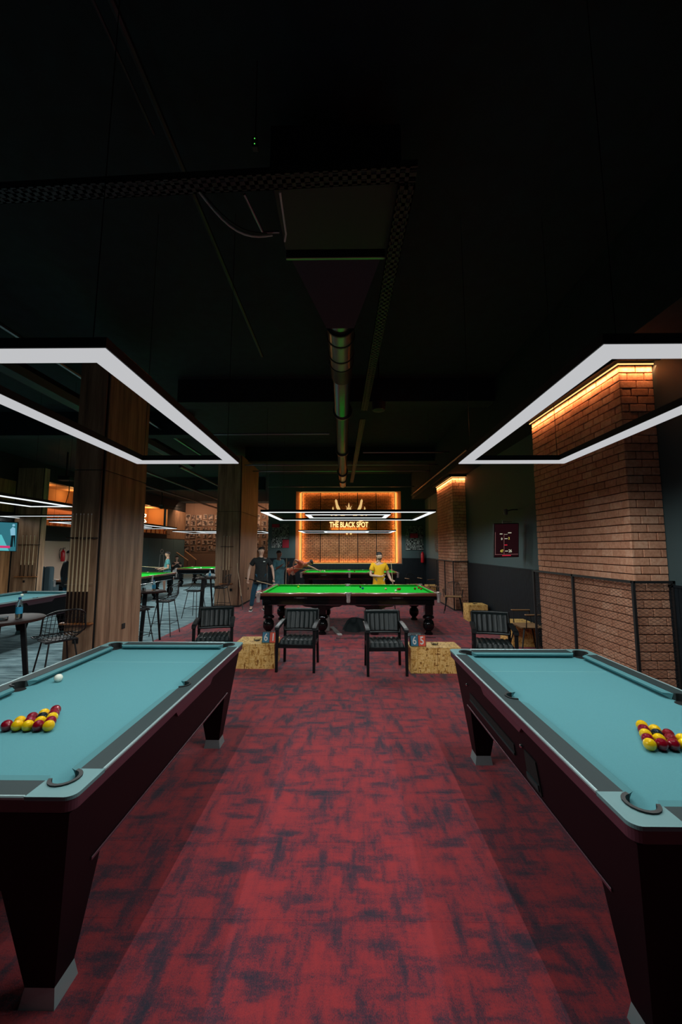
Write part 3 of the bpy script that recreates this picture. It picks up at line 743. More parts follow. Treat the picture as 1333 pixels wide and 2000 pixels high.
SB = .027
def sball(k, name, lab, px, py, T=0.825, r=SB, where=None):
    """table ball at the spot seen in pixel px,py"""
    ray = rt*(px-666.5) - up*(py-1000) + fw*F_PX
    s = (T + r - EYE.z)/ray.z; p = EYE + ray*s
    tag(MB().sphere((0,0,0), r, 18, 12).build(name, M[k], None, True, (p.x, p.y, T+r)), lab, 'ball', 'balls on the green snooker tables')
for k, n, l, x, y in (('sgreen','yellow_ball','yellow-green snooker ball on the left half of the central table', 583, 1146), ('spink','pink_ball','pale pink snooker ball right behind the yellow-green one on the central table', 585, 1142.5),
    ('sblue','blue_ball','blue snooker ball on the central table, left of the man in yellow', 709, 1149), ('bball','black_ball','black snooker ball on the central table, just behind the blue one', 704.5, 1146),
    ('spink','pink_ball','pink snooker ball on the central table, in front of the man in yellow', 754, 1150), ('wball','cue_ball','white cue ball nearest the front rail of the central snooker table', 773.5, 1154),
    ('sred','red_ball','left red ball of the pair behind the cue ball on the central snooker table', 778, 1150.5), ('sred','red_ball','right red ball of the pair behind the cue ball on the central snooker table', 781.5, 1150.3),
    ('sbrown','red_ball','leftmost brown-red ball of three near the right end of the central table', 811, 1149.5), ('sred','red_ball','farthest red ball of three near the right end of the central table', 818.5, 1147.8), ('sred','red_ball','rightmost red ball of three near the right end of the central table', 823, 1150)):
    sball(k, n, l, x, y)
for k, n, l, x, y in (('wball','cue_ball','white ball on the rear snooker table at the cue tip of the man in coral', 634.5, 1116), ('spink','pink_ball','pinkish ball on the rear snooker table left of the man in yellow', 720, 1117.5),
    ('sbrown','brown_ball','small brown ball beyond the pink one on the rear snooker table', 693, 1115.5), ('wball','cue_ball','white ball on the long left hall snooker table', 289, 1118), ('wball','cue_ball','white ball on the farthest snooker table', 393, 1109)):
    sball(k, n, l, x, y)

# ------------------------------------------------------------------ lit brick panel and sign
pn = empty('brick_panel', (0, 0, 0), 0, 'amber lit brick feature panel with crown emblem on the back wall', 'wall panel')
PX0, PX1, PZ0, PZ1, PY = -2.02, 2.25, 1.16, 4.36, YB+.16
MB().box(PX0, PX1, PY+.02, PY+.05, PZ0, PZ1).build('backing_board', M['backing'], pn)
wp = (PX1-PX0)/5
for k in range(5):
    a0, a1 = PX0+k*wp+.018, PX0+(k+1)*wp-.018
    mb = MB(); r = 0; z = PZ0+.01
    while z < PZ1-.05:
        u = a0 - ((r % 2)*.5)*.19
        while u < a1-.02:
            s0, s1 = max(u, a0), min(u+.18, a1)
            if s1-s0 > .03:
                j = random.uniform(-.006, .006); mb.rbox(s0, s1, PY-.012+j, PY+.022, z, z+.066, .004)
            u += .19
        z += .078; r += 1
    mb.build('brick_slip_panel', M['brickdark'], pn, kind='stuff')
for q in ((PX0-.03, PX0-.005, PZ0-.03, PZ1+.02), (PX1+.005, PX1+.03, PZ0-.03, PZ1+.02), (PX0, PX1, PZ0-.03, PZ0-.012), (PX0, PX1, PZ1+.008, PZ1+.022)): MB().box(q[0], q[1], PY-.075, PY-.060, q[2], q[3]).build('light_strip', M['amber'], pn)
AMB = (1, .43, .12)
for xx, dx in ((PX0+.01, 1), (PX1-.01, -1)): strip_lamp((xx, PY-.07, (PZ0+PZ1)/2), (dx, .45, 0), PZ1-PZ0, (0, 0, 1), 12, AMB, 160, pn)
for zz, dz in ((PZ0+.01, 1), (PZ1-.01, -1)): strip_lamp(((PX0+PX1)/2, PY-.07, zz), (0, .45, dz), PX1-PX0, (1, 0, 0), 12, AMB, 160, pn)
for sx, xa, xb in ((-1, -2.28, PX0-.03), (1, 2.51, PX1+.03)):
    strip_lamp((xb, PY-.02, (PZ0+PZ1)/2), (sx, .0, 0), PZ1-PZ0, (0, 0, 1), 7, AMB, 170, pn)
    MB().add([(xa, YB-.01, 1.12), (xb, PY+.03, 1.12), (xb, PY+.03, 4.40), (xa, YB-.01, 4.40), (xa-.0, YB+.05, 1.12), (xb, PY+.09, 1.12), (xb, PY+.09, 4.40), (xa, YB+.05, 4.40)],
             [(0,1,2,3), (4,7,6,5), (0,4,5,1), (1,5,6,2), (2,6,7,3), (3,7,4,0)]).build('side_reveal', M['copper'], pn)
sign = empty('crown_emblem', (.14, PY-.06, 0), 0, 'golden winged crown emblem on the lit brick panel', 'sign')
def feather(pts, name='wing_feather'):
    for s in (1, -1):
        MB().prism([(s*a, b_) for a, b_ in pts], -.012, .012, axis='y').build(name, M['gold'], sign)
feather([(.30, 3.18), (.46, 3.42), (.58, 3.66), (.64, 3.98), (.60, 4.06), (.54, 4.00), (.50, 3.82), (.38, 3.56), (.22, 3.34), (.14, 3.24)])
feather([(.36, 3.10), (.54, 3.30), (.68, 3.52), (.72, 3.72), (.76, 3.62), (.74, 3.44), (.60, 3.22), (.44, 3.06)])
feather([(.44, 3.02), (.62, 3.16), (.76, 3.30), (.84, 3.44), (.82, 3.26), (.68, 3.08), (.50, 2.97)])
MB().prism([(-.19, 3.38), (-.11, 3.56), (-.09, 3.66), (-.15, 3.78-.02), (-.07, 3.68), (-.03, 3.62), (-.035, 3.76), (0, 3.90), (.035, 3.76), (.03, 3.62), (.07, 3.68), (.15, 3.76), (.09, 3.66), (.11, 3.56), (.19, 3.38)], -.012, .012, axis='y').build('crown', M['gold'], sign)
ls = empty('sign_lettering', (.14, PY-.05, 2.87), 0, 'golden raised letters reading THE BLACK SPOT on the brick panel', 'sign')
text('letters', 'THE BLACK SPOT', .34, (0, 0, 0), (R(90), 0, 0), M['goldhot'], ls, .012, .66, .006)
for k, dz in ((-.09, 0), (.09, 0)):
    pass
MB().rbox(-.13, -.05, -.005, .005, -.44, -.38, .004).rbox(.05, .13, -.005, .005, -.44, -.38, .004).build('underline_mark', M['gold'], ls)
al = bpy.data.lights.new('sign_backlight', 'AREA'); al.shape = 'RECTANGLE'; al.size = 1.6; al.size_y = .12; al.energy = 7; al.color = (1, .45, .12)
ao = bpy.data.objects.new('sign_backlight', al); C.objects.link(ao); ao.parent = ls; ao.location = (0, -.03, -.22); ao.rotation_euler = (R(90), 0, 0)

# posters
def poster(x0, x1, z0, z1, label, reds, seed, y=YB-.012):
    p = empty('typography_poster', ((x0+x1)/2, y, (z0+z1)/2), 0, label, 'poster', 'typography posters beside the brick panel')
    w, h = (x1-x0)/2, (z1-z0)/2
    MB().box(-w-.01, w+.01, 0, .01, -h-.01, h+.01).build('sheet', M['poster'], p)
    rnd = random.Random(seed); a = MB(); b_ = MB(); z = h-.02
    nz = 16; rh = 2*h/nz
    for r in range(nz):
        zc = h-(r+.5)*rh; x = -w
        while x < w-.02:
            gw = rnd.uniform(.022, .05); inr = any(rx0-.01 < x+gw and x < rx1+.01 and rz0-.01 < zc < rz1+.01 for rx0, rx1, rz0, rz1 in reds)
            if not inr and rnd.random() > .12:
                hh = rh*rnd.choice([.30, .38, .42]); tgt = a if (r > nz*.5 and rnd.random() > .25) else b_
                gx1 = min(x+gw, w)
                if rnd.random() < .5: tgt.box(x, gx1, -.002, 0, zc-hh, zc+hh)
                else:
                    tgt.box(x, x+.009, -.002, 0, zc-hh, zc+hh); tgt.box(x+.009, gx1, -.002, 0, zc-.006, zc+.006)
            x += gw + .010
    a.build('lettering', M['ink'], p, kind='stuff'); b_.build('lettering', M['inkdim'], p, kind='stuff')
    for rx0, rx1, rz0, rz1 in reds: MB().box(rx0, rx1, -.004, 0, rz0, rz1).build('red_block', M['inkred'], p)
    return p
poster(-3.36, -2.58, 1.83, 2.90, 'typography poster with a red block low right, left of the brick panel', [(.10, .39, -.535, -.17), (-.39, -.05, .38, .535)], 4)
poster(2.70, 3.48, 1.73, 2.82, 'typography poster with a red block in the middle, right of the brick panel', [(-.18, .16, .0, .20)], 9)
ob = empty('notice_board', (XR-.042, 14.9, 2.12), 0, 'dark rounded board with pale marks on the right wall beyond the far brick pillar', 'board')
MB().prism([(-.45, -.30), (-.32, -.46), (.32, -.46), (.45, -.30), (.45, .42), (-.45, .42)], 0, .012, axis='x').build('panel', M['black'], ob)
m = MB(); rnd = random.Random(5)
for r in range(9):
    for c in range(7):
        if rnd.random() > .35: m.box(-.004, 0, -.36+c*.11, -.36+c*.11+rnd.uniform(.02, .06), -.36+r*.085, -.36+r*.085+rnd.uniform(.015, .04))
m.build('lettering', M['inkdim'], ob, kind='stuff')

def extinguisher(x, y, z, label, rz=0):
    t = empty('fire_extinguisher', (x, y, z), rz, label, 'fire extinguisher', 'red wall extinguishers')
    MB().lathe([(.05, 0), (.075, .02), (.078, .08), (.078, .38), (.06, .44), (.025, .47), (.02, .50)], 0, 0, 16).build('cylinder', M['red'], t, True)
    MB().lathe([(.026, .50), (.026, .54)], 0, 0, 10).rbox(-.02, .10, -.012, .012, .545, .56, .004).rbox(-.02, .09, -.012, .012, .57, .582, .004).build('valve_handle', M['black'], t)
    MB().tube([(.02, 0, .52), (-.10, -.02, .54), (-.15, -.03, .42), (-.13, -.03, .25), (-.09, -.03, .12)], .012, 7).build('hose', M['black'], t, True)
    return t
extinguisher(3.42, YB-.14, 1.16, 'red fire extinguisher in the back corner beyond the far brick pillar')
extinguisher(-11.95, 16.05, 1.25, 'red fire extinguisher with black hose on the beige wall of the left hall')

# ------------------------------------------------------------------ wall screen scoreboard
sc = empty('wall_scoreboard', (3.24, 7.75, 1.95), 0, 'tilted portrait screen scoreboard on an arm from the right wall', 'screen')
sc.rotation_euler = (R(7), R(-1.0), R(4))
MB().rbox(-.26, .26, 0, .05, -.345, .345, .008).build('casing', M['black'], sc)
MB().box(-.245, .245, -.003, .0, -.33, .33).build('screen', mat('screen_dark', (.030, .008, .012), .10, em=(.10, .02, .03), es=.10), sc)
MB().tube([(.0, .05, .1), (.10, .12, .15), (.30, .12, .15)], .018, 8).build('wall_arm', M['black'], sc)
scw = emis('screen_text', (.55, .55, .40), .9); scy = emis('screen_yellow', (.60, .50, .08), .9); scr = emis('screen_red', (.75, .02, .05), .8); scl = emis('screen_line', (.30, .13, .12), .8)
text('score', '47', .075, (-.10, -.005, -.215), (R(90), 0, 0), scy, sc, .001, .85, .001)
text('score', '26', .080, (.075, -.005, -.215), (R(90), 0, 0), scw, sc, .001, .85, .001)
text('score', '0', .065, (-.10, -.005, .03), (R(90), 0, 0), scw, sc, .001, .9, .001)
text('score', '2', .065, (.05, -.005, .04), (R(90), 0, 0), scy, sc, .001, .9, .001)
MB().box(-.04, .02, -.005, -.003, .03, .042).box(-.03, .03, -.005, -.003, -.222, -.208).box(-.14, -.085, -.005, -.003, .125, .14).box(.03, .10, -.005, -.003, .145, .16).box(-.05, .02, -.005, -.003, .12, .125).build('score_mark', scw, sc)
MB().box(-.045, .015, -.005, -.003, -.10, -.085).box(-.09, .09, -.005, -.003, -.312, -.298).build('red_mark', scr, sc)
MB().box(-.24, .24, -.005, -.003, -.285, -.279).box(-.055, -.050, -.005, -.003, -.28, .14).box(-.235, -.230, -.005, -.003, -.28, .17).build('line', scl, sc)
cc = empty('ceiling_camera', (3.35, 8.0, 2.55), 0, 'small pale security camera on the right wall above the scoreboard', 'camera')
MB().lathe([(.035, -.06), (.045, -.03), (.045, .04), (.03, .06)], 0, 0, 12).build('body', mat('cam_grey', (.16, .17, .17), .4), cc, True)
MB().tube([(.03, 0, .02), (.14, 0, .05), (.25, 0, .05)], .012, 6).build('bracket', M['black'], cc)
cc2 = empty('cue_clip', (3.42, 8.3, 2.36), 0, 'small metal hook bracket right above the scoreboard screen', 'bracket')
MB().tube([(-.09, -.02, -.10), (-.03, -.02, -.08), (-.02, -.02, .04), (-.05, -.02, .05)], .010, 6).tube([(-.02, -.02, 0), (.18, 0, 0)], .010, 6).build('hook', M['brass'], cc2)

# ------------------------------------------------------------------ leather armchairs
def channel(u, n): return abs(math.sin(PI*u*n))**.75
def armchair(x, y, rz, label):
    t = empty('leather_armchair', (x, y, 0), rz, label, 'armchair', 'black leather armchairs in a row')
    hw = .275
    # faces -y
    def front_leg(s): return MB().hull8([(s*hw-.018, -.262, 0), (s*hw+.018, -.262, 0), (s*hw+.018, -.225, 0), (s*hw-.018, -.225, 0)], [(s*hw-.022, -.245, .615), (s*hw+.022, -.245, .615), (s*hw+.022, -.195, .615), (s*hw-.022, -.195, .615)])
    def rear_leg(s): return MB().hull8([(s*(hw-.01)-.018, .262, 0), (s*(hw-.01)+.018, .262, 0), (s*(hw-.01)+.018, .30, 0), (s*(hw-.01)-.018, .30, 0)], [(s*(hw-.02)-.02, .225, .66), (s*(hw-.02)+.02, .225, .66), (s*(hw-.02)+.02, .27, .66), (s*(hw-.02)-.02, .27, .66)])
    for s in (-1, 1):
        front_leg(s).build('leg', M['frame'], t); rear_leg(s).build('leg', M['frame'], t)
        arm = MB(); pts = [(-.268, .595), (-.262, .635), (-.22, .65), (.02, .668), (.24, .672), (.24, .632), (.02, .628), (-.19, .607)]
        arm.prism(pts, s*hw-.03, s*hw+.03, axis='x'); arm.build('armrest', M['frame'], t)
    MB().rbox(-hw+.01, hw-.01, -.235, -.20, .335, .385, .006).rbox(-hw+.01, hw-.01, .21, .245, .335, .385, .006).rbox(-hw, -hw+.03, -.22, .24, .335, .385, .006).rbox(hw-.03, hw, -.22, .24, .335, .385, .006).build('seat_rail', M['frame'], t)
    # seat cushion with channels
    sw = .246
    def top(u, v):
        xx = -sw + 2*sw*u; yy = -.245 + .49*v
        edge = min(1, min(u, 1-u)/.05, min(v, 1-v)/.10); edge = max(edge, 0)
        return (xx, yy, .40 + .055*math.sqrt(edge) + .015*(channel(u, 7)-.5)*min(1, edge*1.4) - .012*v)
    m = MB().grid(top, 72, 14)
    m.rbox(-sw, sw, -.245, .245, .372, .402, .012); m.build('seat', M['leather'], t, True)
    # backrest
    def bk(u, v):
        a = -1 + 2*u; xx = sw*1.02*a; zz = .515 + .285*v
        e = max(min(1, min(u, 1-u)/.05, min(v, 1-v)/.09), 0)
        yb = .225 + .10*(v) - .03*(1-a*a)*-1
        return (xx, yb - .035*math.sqrt(e) - .012*(channel(u, 7)-.5)*e, zz)
    m = MB().grid(bk, 72, 12)
    m.grid(lambda u, v: (lambda p: (p[0], p[1]+.028+.0*u, p[2]))((sw*1.02*(-1+2*u), .225+.10*v+.03*(1-(-1+2*u)**2), .515+.285*v)), 12, 6)
    m.build('backrest', M['leather'], t, True)
    def curve(zz, yy): return [(sw*1.06*a, yy + .03*(1-a*a), zz) for a in (-1, -.7, -.35, 0, .35, .7, 1)]
    MB().tube(curve(.805, .335), .021, 8).build('top_rail', M['leather'], t, True)
    MB().tube(curve(.505, .232), .020, 8).build('lower_back_rail', M['leather'], t, True)
    for s in (-1, 1): MB().tube([(s*sw*1.07, .230, .50), (s*sw*1.07, .335, .81)], .019, 8).build('back_side_rail', M['frame'], t)
    return t
armchair(-.725, 5.95, R(-3), 'black leather armchair standing right of the left crate and its 61 score flip')
armchair(.575, 5.80, R(2), 'black leather armchair standing left of the right crate and its 65 score flip')
armchair(-2.07, 6.12, R(14), 'leftmost black leather armchair, behind the corner of the left pool table')
armchair(2.14, 5.72, R(-14), 'rightmost black leather armchair, behind the far corner of the right pool table')

# ------------------------------------------------------------------ strand board crates
def crate(x0, x1, y0, y1, h, label, seams=(), rz=0, tilt_loc=None):
    cx, cy = (x0+x1)/2, (y0+y1)/2; w, d = (x1-x0)/2, (y1-y0)/2
    t = empty('board_crate', (cx, cy, 0), rz, label, 'crate', 'pale strand board crates')
    th = .018
    MB().rbox(-w, w, -d, d, h-th, h, .003).build('top_panel', M['osb'], t)
    xs = [-w+.0] + [s-cx for s in seams] + [w]
    for a, b_ in zip(xs[:-1], xs[1:]): MB().rbox(a+.002, b_-.002, -d, -d+th, 0, h-th-.002, .002).build('front_panel', M['osb'], t)
    MB().rbox(-w, -w+th, -d+th+.002, d, 0, h-th-.002, .002).build('side_panel', M['osb'], t)
    MB().rbox(w-th, w, -d+th+.002, d, 0, h-th-.002, .002).build('side_panel', M['osb'], t)
    MB().rbox(-w+th, w-th, d-th, d, 0, h-th-.002, .002).build('back_panel', M['osb'], t)
    return t
crate(-1.68, -1.07, 5.86, 6.36, .36, 'pale strand board crate under the 61 score flip, left of the row', (-1.45,), 0)
crate(.93, 1.66, 5.68, 6.04, .36, 'pale strand board crate under the 65 score flip, before the right pool table', (1.32,), 0)
crate(3.02, 3.50, 9.62, 10.05, .40, 'small strand board crate with a glass ashtray, before the far brick pillar', (), 0)
crate(3.05, 3.52, 7.20, 7.78, .40, 'strand board crate at the wall behind the wooden armed chair', (), 0)
crate(3.02, 3.42, 14.4, 14.9, .42, 'distant strand board crate beyond the far end of the central snooker table', (), 0)

def scoreflip(x, y, z, d1, d2, label, rz=0):
    t = empty('score_flipper', (x, y, z), rz, label, 'scoreboard', 'flip scoreboards on the crates')
    m = MB().prism([(-.045, 0), (.055, 0), (.022, .155), (-.005, .155)], -.115, .115, axis='x'); m.build('stand', M['black'], t)
    sl = math.atan2(.042, .150)
    for k, (dg, mt) in enumerate(((d1, 'blueflap'), (d2, 'redflap'))):
        cx = -.055 + k*.110
        f = empty('flap', (cx, -.046, .004)); f.parent = t; f.rotation_euler = (-sl, 0, 0)
        MB().rbox(-.052, .052, -.008, -.002, .0, .150, .002).build('card', M[mt], f)
        text('digit', dg, .155, (0, -.010, .072), (R(90), 0, 0), M['white'], f, .0008, .80, .002)
    r_ = MB()
    for k in range(6): 
        cx = -.09 + k*.036; r_.tube([(cx, -.012+.014*math.cos(a), .155+.014*math.sin(a)) for a in [2*PI*i/8 for i in range(8)]], .002, 5, closed=True)
    r_.build('ring', M['chrome'], t)
    return t
scoreflip(-1.165, 5.985, .36, '6', '1', 'black flip scoreboard showing 6 and 1 on the left crate')
scoreflip(1.06, 5.80, .36, '6', '5', 'black flip scoreboard showing 6 and 5 on the right crate')
def ashtray(x, y, z, label):
    o = MB().lathe([(.038, 0), (.05, .004), (.055, .03), (.048, .03), (.042, .012), (.002, .010)], 0, 0, 16).build('ashtray', M['glass'], None, True, (x, y, z))
    tag(o, label, 'ashtray', 'clear glass ashtrays on the crates')
ashtray(-1.38, 6.08, .361, 'clear glass ashtray beside the 61 score flip on the left crate')
ashtray(1.32, 5.86, .361, 'clear glass ashtray beside the 65 score flip on the right crate')
ashtray(3.24, 9.80, .401, 'clear glass ashtray on the small crate before the far brick pillar')

# ------------------------------------------------------------------ wood seat armchairs by the wall
def wall_chair(x, y, rz, label):
    t = empty('wood_seat_chair', (x, y, 0), rz, label, 'chair', 'wood seat chairs with black metal frames')
    def seat(u, v):
        a, b_ = -1+2*u, -1+2*v; k = 1-.10*b_*b_
        return (.235*a*k, .21*b_, .455 - .015*(1-a*a)*(1-b_*b_))
    MB().grid(seat, 10, 8).grid(lambda u, v: (lambda p: (p[0], p[1], p[2]-.016))(seat(u, v)), 10, 8).build('seat', M['seatwood'], t, True)
    for sx in (-1, 1):
        for sy in (-1, 1): MB().tube([(sx*.17, sy*.14, .45), (sx*.25, sy*.24, 0)], [.016, .009], 8).build('leg', M['blacksteel'], t, True)
        MB().tube([(sx*.22, .16, .44), (sx*.27, .16, .66), (sx*.27, -.14, .66), (sx*.24, -.14, .44)], .010, 8).build('arm_frame', M['blacksteel'], t, True)
        MB().rbox(sx*.27-.02, sx*.27+.02, -.17, .17, .667, .683, .006).build('armrest', M['seatwood'], t)
    bk = MB()
    for k in range(9):
        a = -1+.25*k; bk.tube([(a*.17, .19, .45), (a*.19, .25, .70), (a*.15, .27, .83-.04*a*a)], .0055, 6)
    bk.tube([(a*.155, .27, .835-.04*a*a) for a in [-1+.2*i for i in range(11)]], .010, 7)
    bk.build('spindle_back', M['blacksteel'], t, True)
    return t
wall_chair(3.02, 10.95, R(-18), 'wood seat chair with black spindle back, before the far brick pillar')
wall_chair(3.18, 6.86, R(-90), 'wood seat chair with pale wooden arms, in front of the near wall crate')
wall_chair(2.55, 14.6, R(20), 'distant wood seat chair at the back, left of the distant crate')
wall_chair(3.22, 13.75, R(-60), 'distant dark frame chair beyond the end of the central snooker table')

# ------------------------------------------------------------------ wire bar stools and tall tables
def bar_stool():
    t = empty('wire_bar_stool', (0,0,0), 0, 'x', 'bar stool', 'black wire bar stools')
    sh = .70
    def shell(u, v):
        """u across -1..1, v 0 front edge .. 1 back top"""
        if v < .55:
            f = v/.55; y = -.20+.36*f; z = sh + .02*(1-f) - .03*math.sin(PI*f) + .10*abs(u)**3*f; x = u*(.21+.02*f)
        else:
            f = (v-.55)/.45; y = .16+.10*f - .10*abs(u)**2*f; z = sh + .04*f*0 + .36*f**.9 + .10*abs(u)**3*(1-f) - .07*abs(u)**3*f; x = u*(.23-.015*f)
        return Vector((x, y, z))
    m = MB()
    for i in range(13):
        u = -1+i/6; m.tube([shell(u, v/14) for v in range(15)], .0035, 5)
    for j in range(1, 14): m.tube([shell(-1+k/5, j/14) for k in range(11)], .0028, 4)
    m.build('wire_seat', M['blacksteel'], t)
    rim = [shell(-1, v/14) for v in range(15)] + [shell(-1+k/5, 1) for k in range(1, 11)] + [shell(1, 1-v/14) for v in range(1, 15)] + [shell(1-k/5, 0) for k in range(1, 10)]
    MB().tube(rim, .009, 7, closed=True).build('seat_rim', M['blacksteel'], t, True)
    MB().rbox(-.17, .17, -.15, .13, sh-.028, sh-.004, .01).build('seat_pad', M['black'], t)
    for sx in (-1, 1):
        for sy in (-1, 1): MB().tube([(sx*.13, sy*.12, sh-.03), (sx*.22, sy*.22, 0)], .009, 7).build('leg', M['blacksteel'], t, True)
    k = .195
    MB().tube([(k, k, .25), (-k, k, .25), (-k, -k, .25), (k, -k, .25)], .006, 6, closed=True).build('foot_ring', M['blacksteel'], t)
    return t
stool0 = bar_stool()
sl = [(-3.50, 4.72, R(-125), 'wire bar stool turned sideways before the nearest cue rack'), (-3.56, 3.52, R(150), 'leftmost wire bar stool, cut by the photo edge beside the round table'),
      (-3.78, 6.98, R(160), 'wire bar stool with its back to us, left of the bottle table between the pillars'), (-3.80, 8.15, R(-90), 'backless looking wire stool right of the bottle table between the pillars'),
      (-3.95, 10.10, R(-15), 'wire bar stool before the second wood pillar, left of the leather armchair'), (-3.52, 10.9, R(-95), 'wire bar stool nearest the three cue rack of the second wood pillar')]
for i, (x, y, a, l) in enumerate(sl):
    s = stool0 if i == 0 else copy_tree(stool0)
    s.location = (x, y, 0); s.rotation_euler = (0, 0, a); s['label'] = l
def tall_table(x, y, r, h, label, rz=0):
    t = empty('round_tall_table', (x, y, 0), rz, label, 'table', 'tall round bar tables')
    MB().lathe([(r*.98, h-.03), (r, h-.02), (r, h-.004), (r*.98, h)], 0, 0, 32).build('table_top', M['tablewood'], t, True)
    for k in range(3):
        a = 2*PI*k/3 + .5
        d = Vector((math.cos(a), math.sin(a), 0)); q = Vector((-d.y, d.x, 0))*.03
        b0, b1 = d*r*.75, d*r*.45
        MB().hull8([b0-q*.8-d*.018, b0+q*.8-d*.018, b0+q*.8+d*.018, b0-q*.8+d*.018], [Vector((0,0,h-.03))+v for v in (b1-q-d*.022, b1+q-d*.022, b1+q+d*.022, b1-q+d*.022)]).build('leg', M['frame'], t)
    return t
tall_table(-3.66, 4.12, .36, 1.04, 'round dark top table with a water bottle, at the left photo edge')
tall_table(-3.86, 7.55, .30, .96, 'round tall table with bottles between the first two wood pillars')
tall_table(-3.92, 10.75, .28, .98, 'round tall table with bottles before the second wood pillar')
def bottle(x, y, z, label, s=1.0, body='clearblue'):
    t = empty('water_bottle', (x, y, z), 0, label, 'bottle', 'plastic water bottles on the bar tables'); t.scale = (s, s, s)
    MB().lathe([(.028, 0), (.032, .01), (.032, .13), (.03, .15), (.013, .19), (.012, .205)], 0, 0, 14).build('body', M[body], t, True)
    MB().lathe([(.0325, .05), (.0325, .12)], 0, 0, 14).build('wrap_label', mat('label_blue', (.02, .25, .42), .5), t, True)
    MB().lathe([(.014, .203), (.014, .222)], 0, 0, 12).build('cap', M['sblue'], t, True)
    return t
bottle(-3.50, 4.12, 1.041, 'clear blue labelled water bottle on the left round table')
bottle(-3.74, 7.48, .961, 'blue water bottle at the right side of the middle bar table')
bottle(-3.80, 10.72, .981, 'blue topped water bottle on the table by the second wood pillar')
def glass(x, y, z, label, r=.035, h=.07):
    tag(MB().lathe([(r*.8, 0), (r, .004), (r, h), (r*.9, h), (r*.85, .012), (.002, .010)], 0, 0, 14).build('drinking_glass', M['glass'], None, True, (x, y, z)), label, 'glass', 'glasses on the bar tables')
glass(-3.58, 4.02, 1.041, 'low glass in front of the water bottle on the left round table', .045, .035)
glass(-3.72, 3.92, 1.041, 'low glass nearest the left stool on the left round table', .05, .03)
glass(-3.90, 7.42, .961, 'glass in the middle of the bottle table between the pillars')
glass(-3.98, 7.52, .961, 'glass at the left of the bottle table between the pillars', .03, .10)
glass(-3.98, 10.70, .981, 'left glass on the table by the second wood pillar', .03, .11)
glass(-3.90, 10.62, .981, 'front glass on the table by the second wood pillar', .035, .08)
tag(MB().sphere((0, 0, .05), .10, 14, 8, sz=.6).sphere((.09, .02, .04), .07, 12, 8, sz=.7).build('crumpled_bag', M['wirewhite'], None, True, (-3.86, 10.86, .995)), 'crumpled pale bag on the table by the second wood pillar', 'bag')

# ------------------------------------------------------------------ things under the central table
cv = MB()
def blob(u, v):
    a = u*2*PI; rr = (1-v)**.6; k = 1 + .16*math.sin(3*a+1) + .10*math.sin(7*a)
    return (.30*k*rr*math.cos(a), .22*k*rr*math.sin(a), .22*(1-(1-v)**1.8)*(1+.25*math.sin(2*a+v*3)))
cv.grid(blob, 36, 12); cv.build('folded_table_cover', M['cover'], None, True, (.22, 8.62, 0), label='crumpled dark cover heaped under the central snooker table', cat='cover')
cv = MB(); cv.grid(lambda u, v: (lambda p: (p[0]*.6, p[1]*.8, p[2]*.8))(blob(u+.2, v)), 30, 10); cv.build('folded_table_cover', M['cover'], None, True, (.80, 8.7, 0), label='smaller dark cover heap right of the large one under the central table', cat='cover')
tag(MB().rbox(-.045, .045, -.42, .42, 0, .03, .004).build('levelling_bar', M['net'], None, False, (-.22, 8.45, 0), R(14)), 'pale flat metal bar on the carpet under the central table', 'bar')
tag(MB().rbox(-1.0, 1.0, -.012, .012, 0, .022, .004).build('steel_rail', M['chrome'], None, False, (.80, 7.83, 0), R(2)), 'long thin steel rail lying before the central snooker table', 'rail')
tag(MB().rbox(-.16, .16, -.11, .11, 0, .05, .03).build('grey_foot_pad', M['grn'], None, False, (1.40, 8.05, 0)), 'grey rounded pad on the carpet by the right leg of the central table', 'pad')
tag(MB().rbox(-.04, .04, -.10, .10, 0, .30, .006).build('paper_roll_box', M['net'], None, False, (-.40, 8.62, 0)), 'pale upright box behind a middle leg of the central table', 'box')

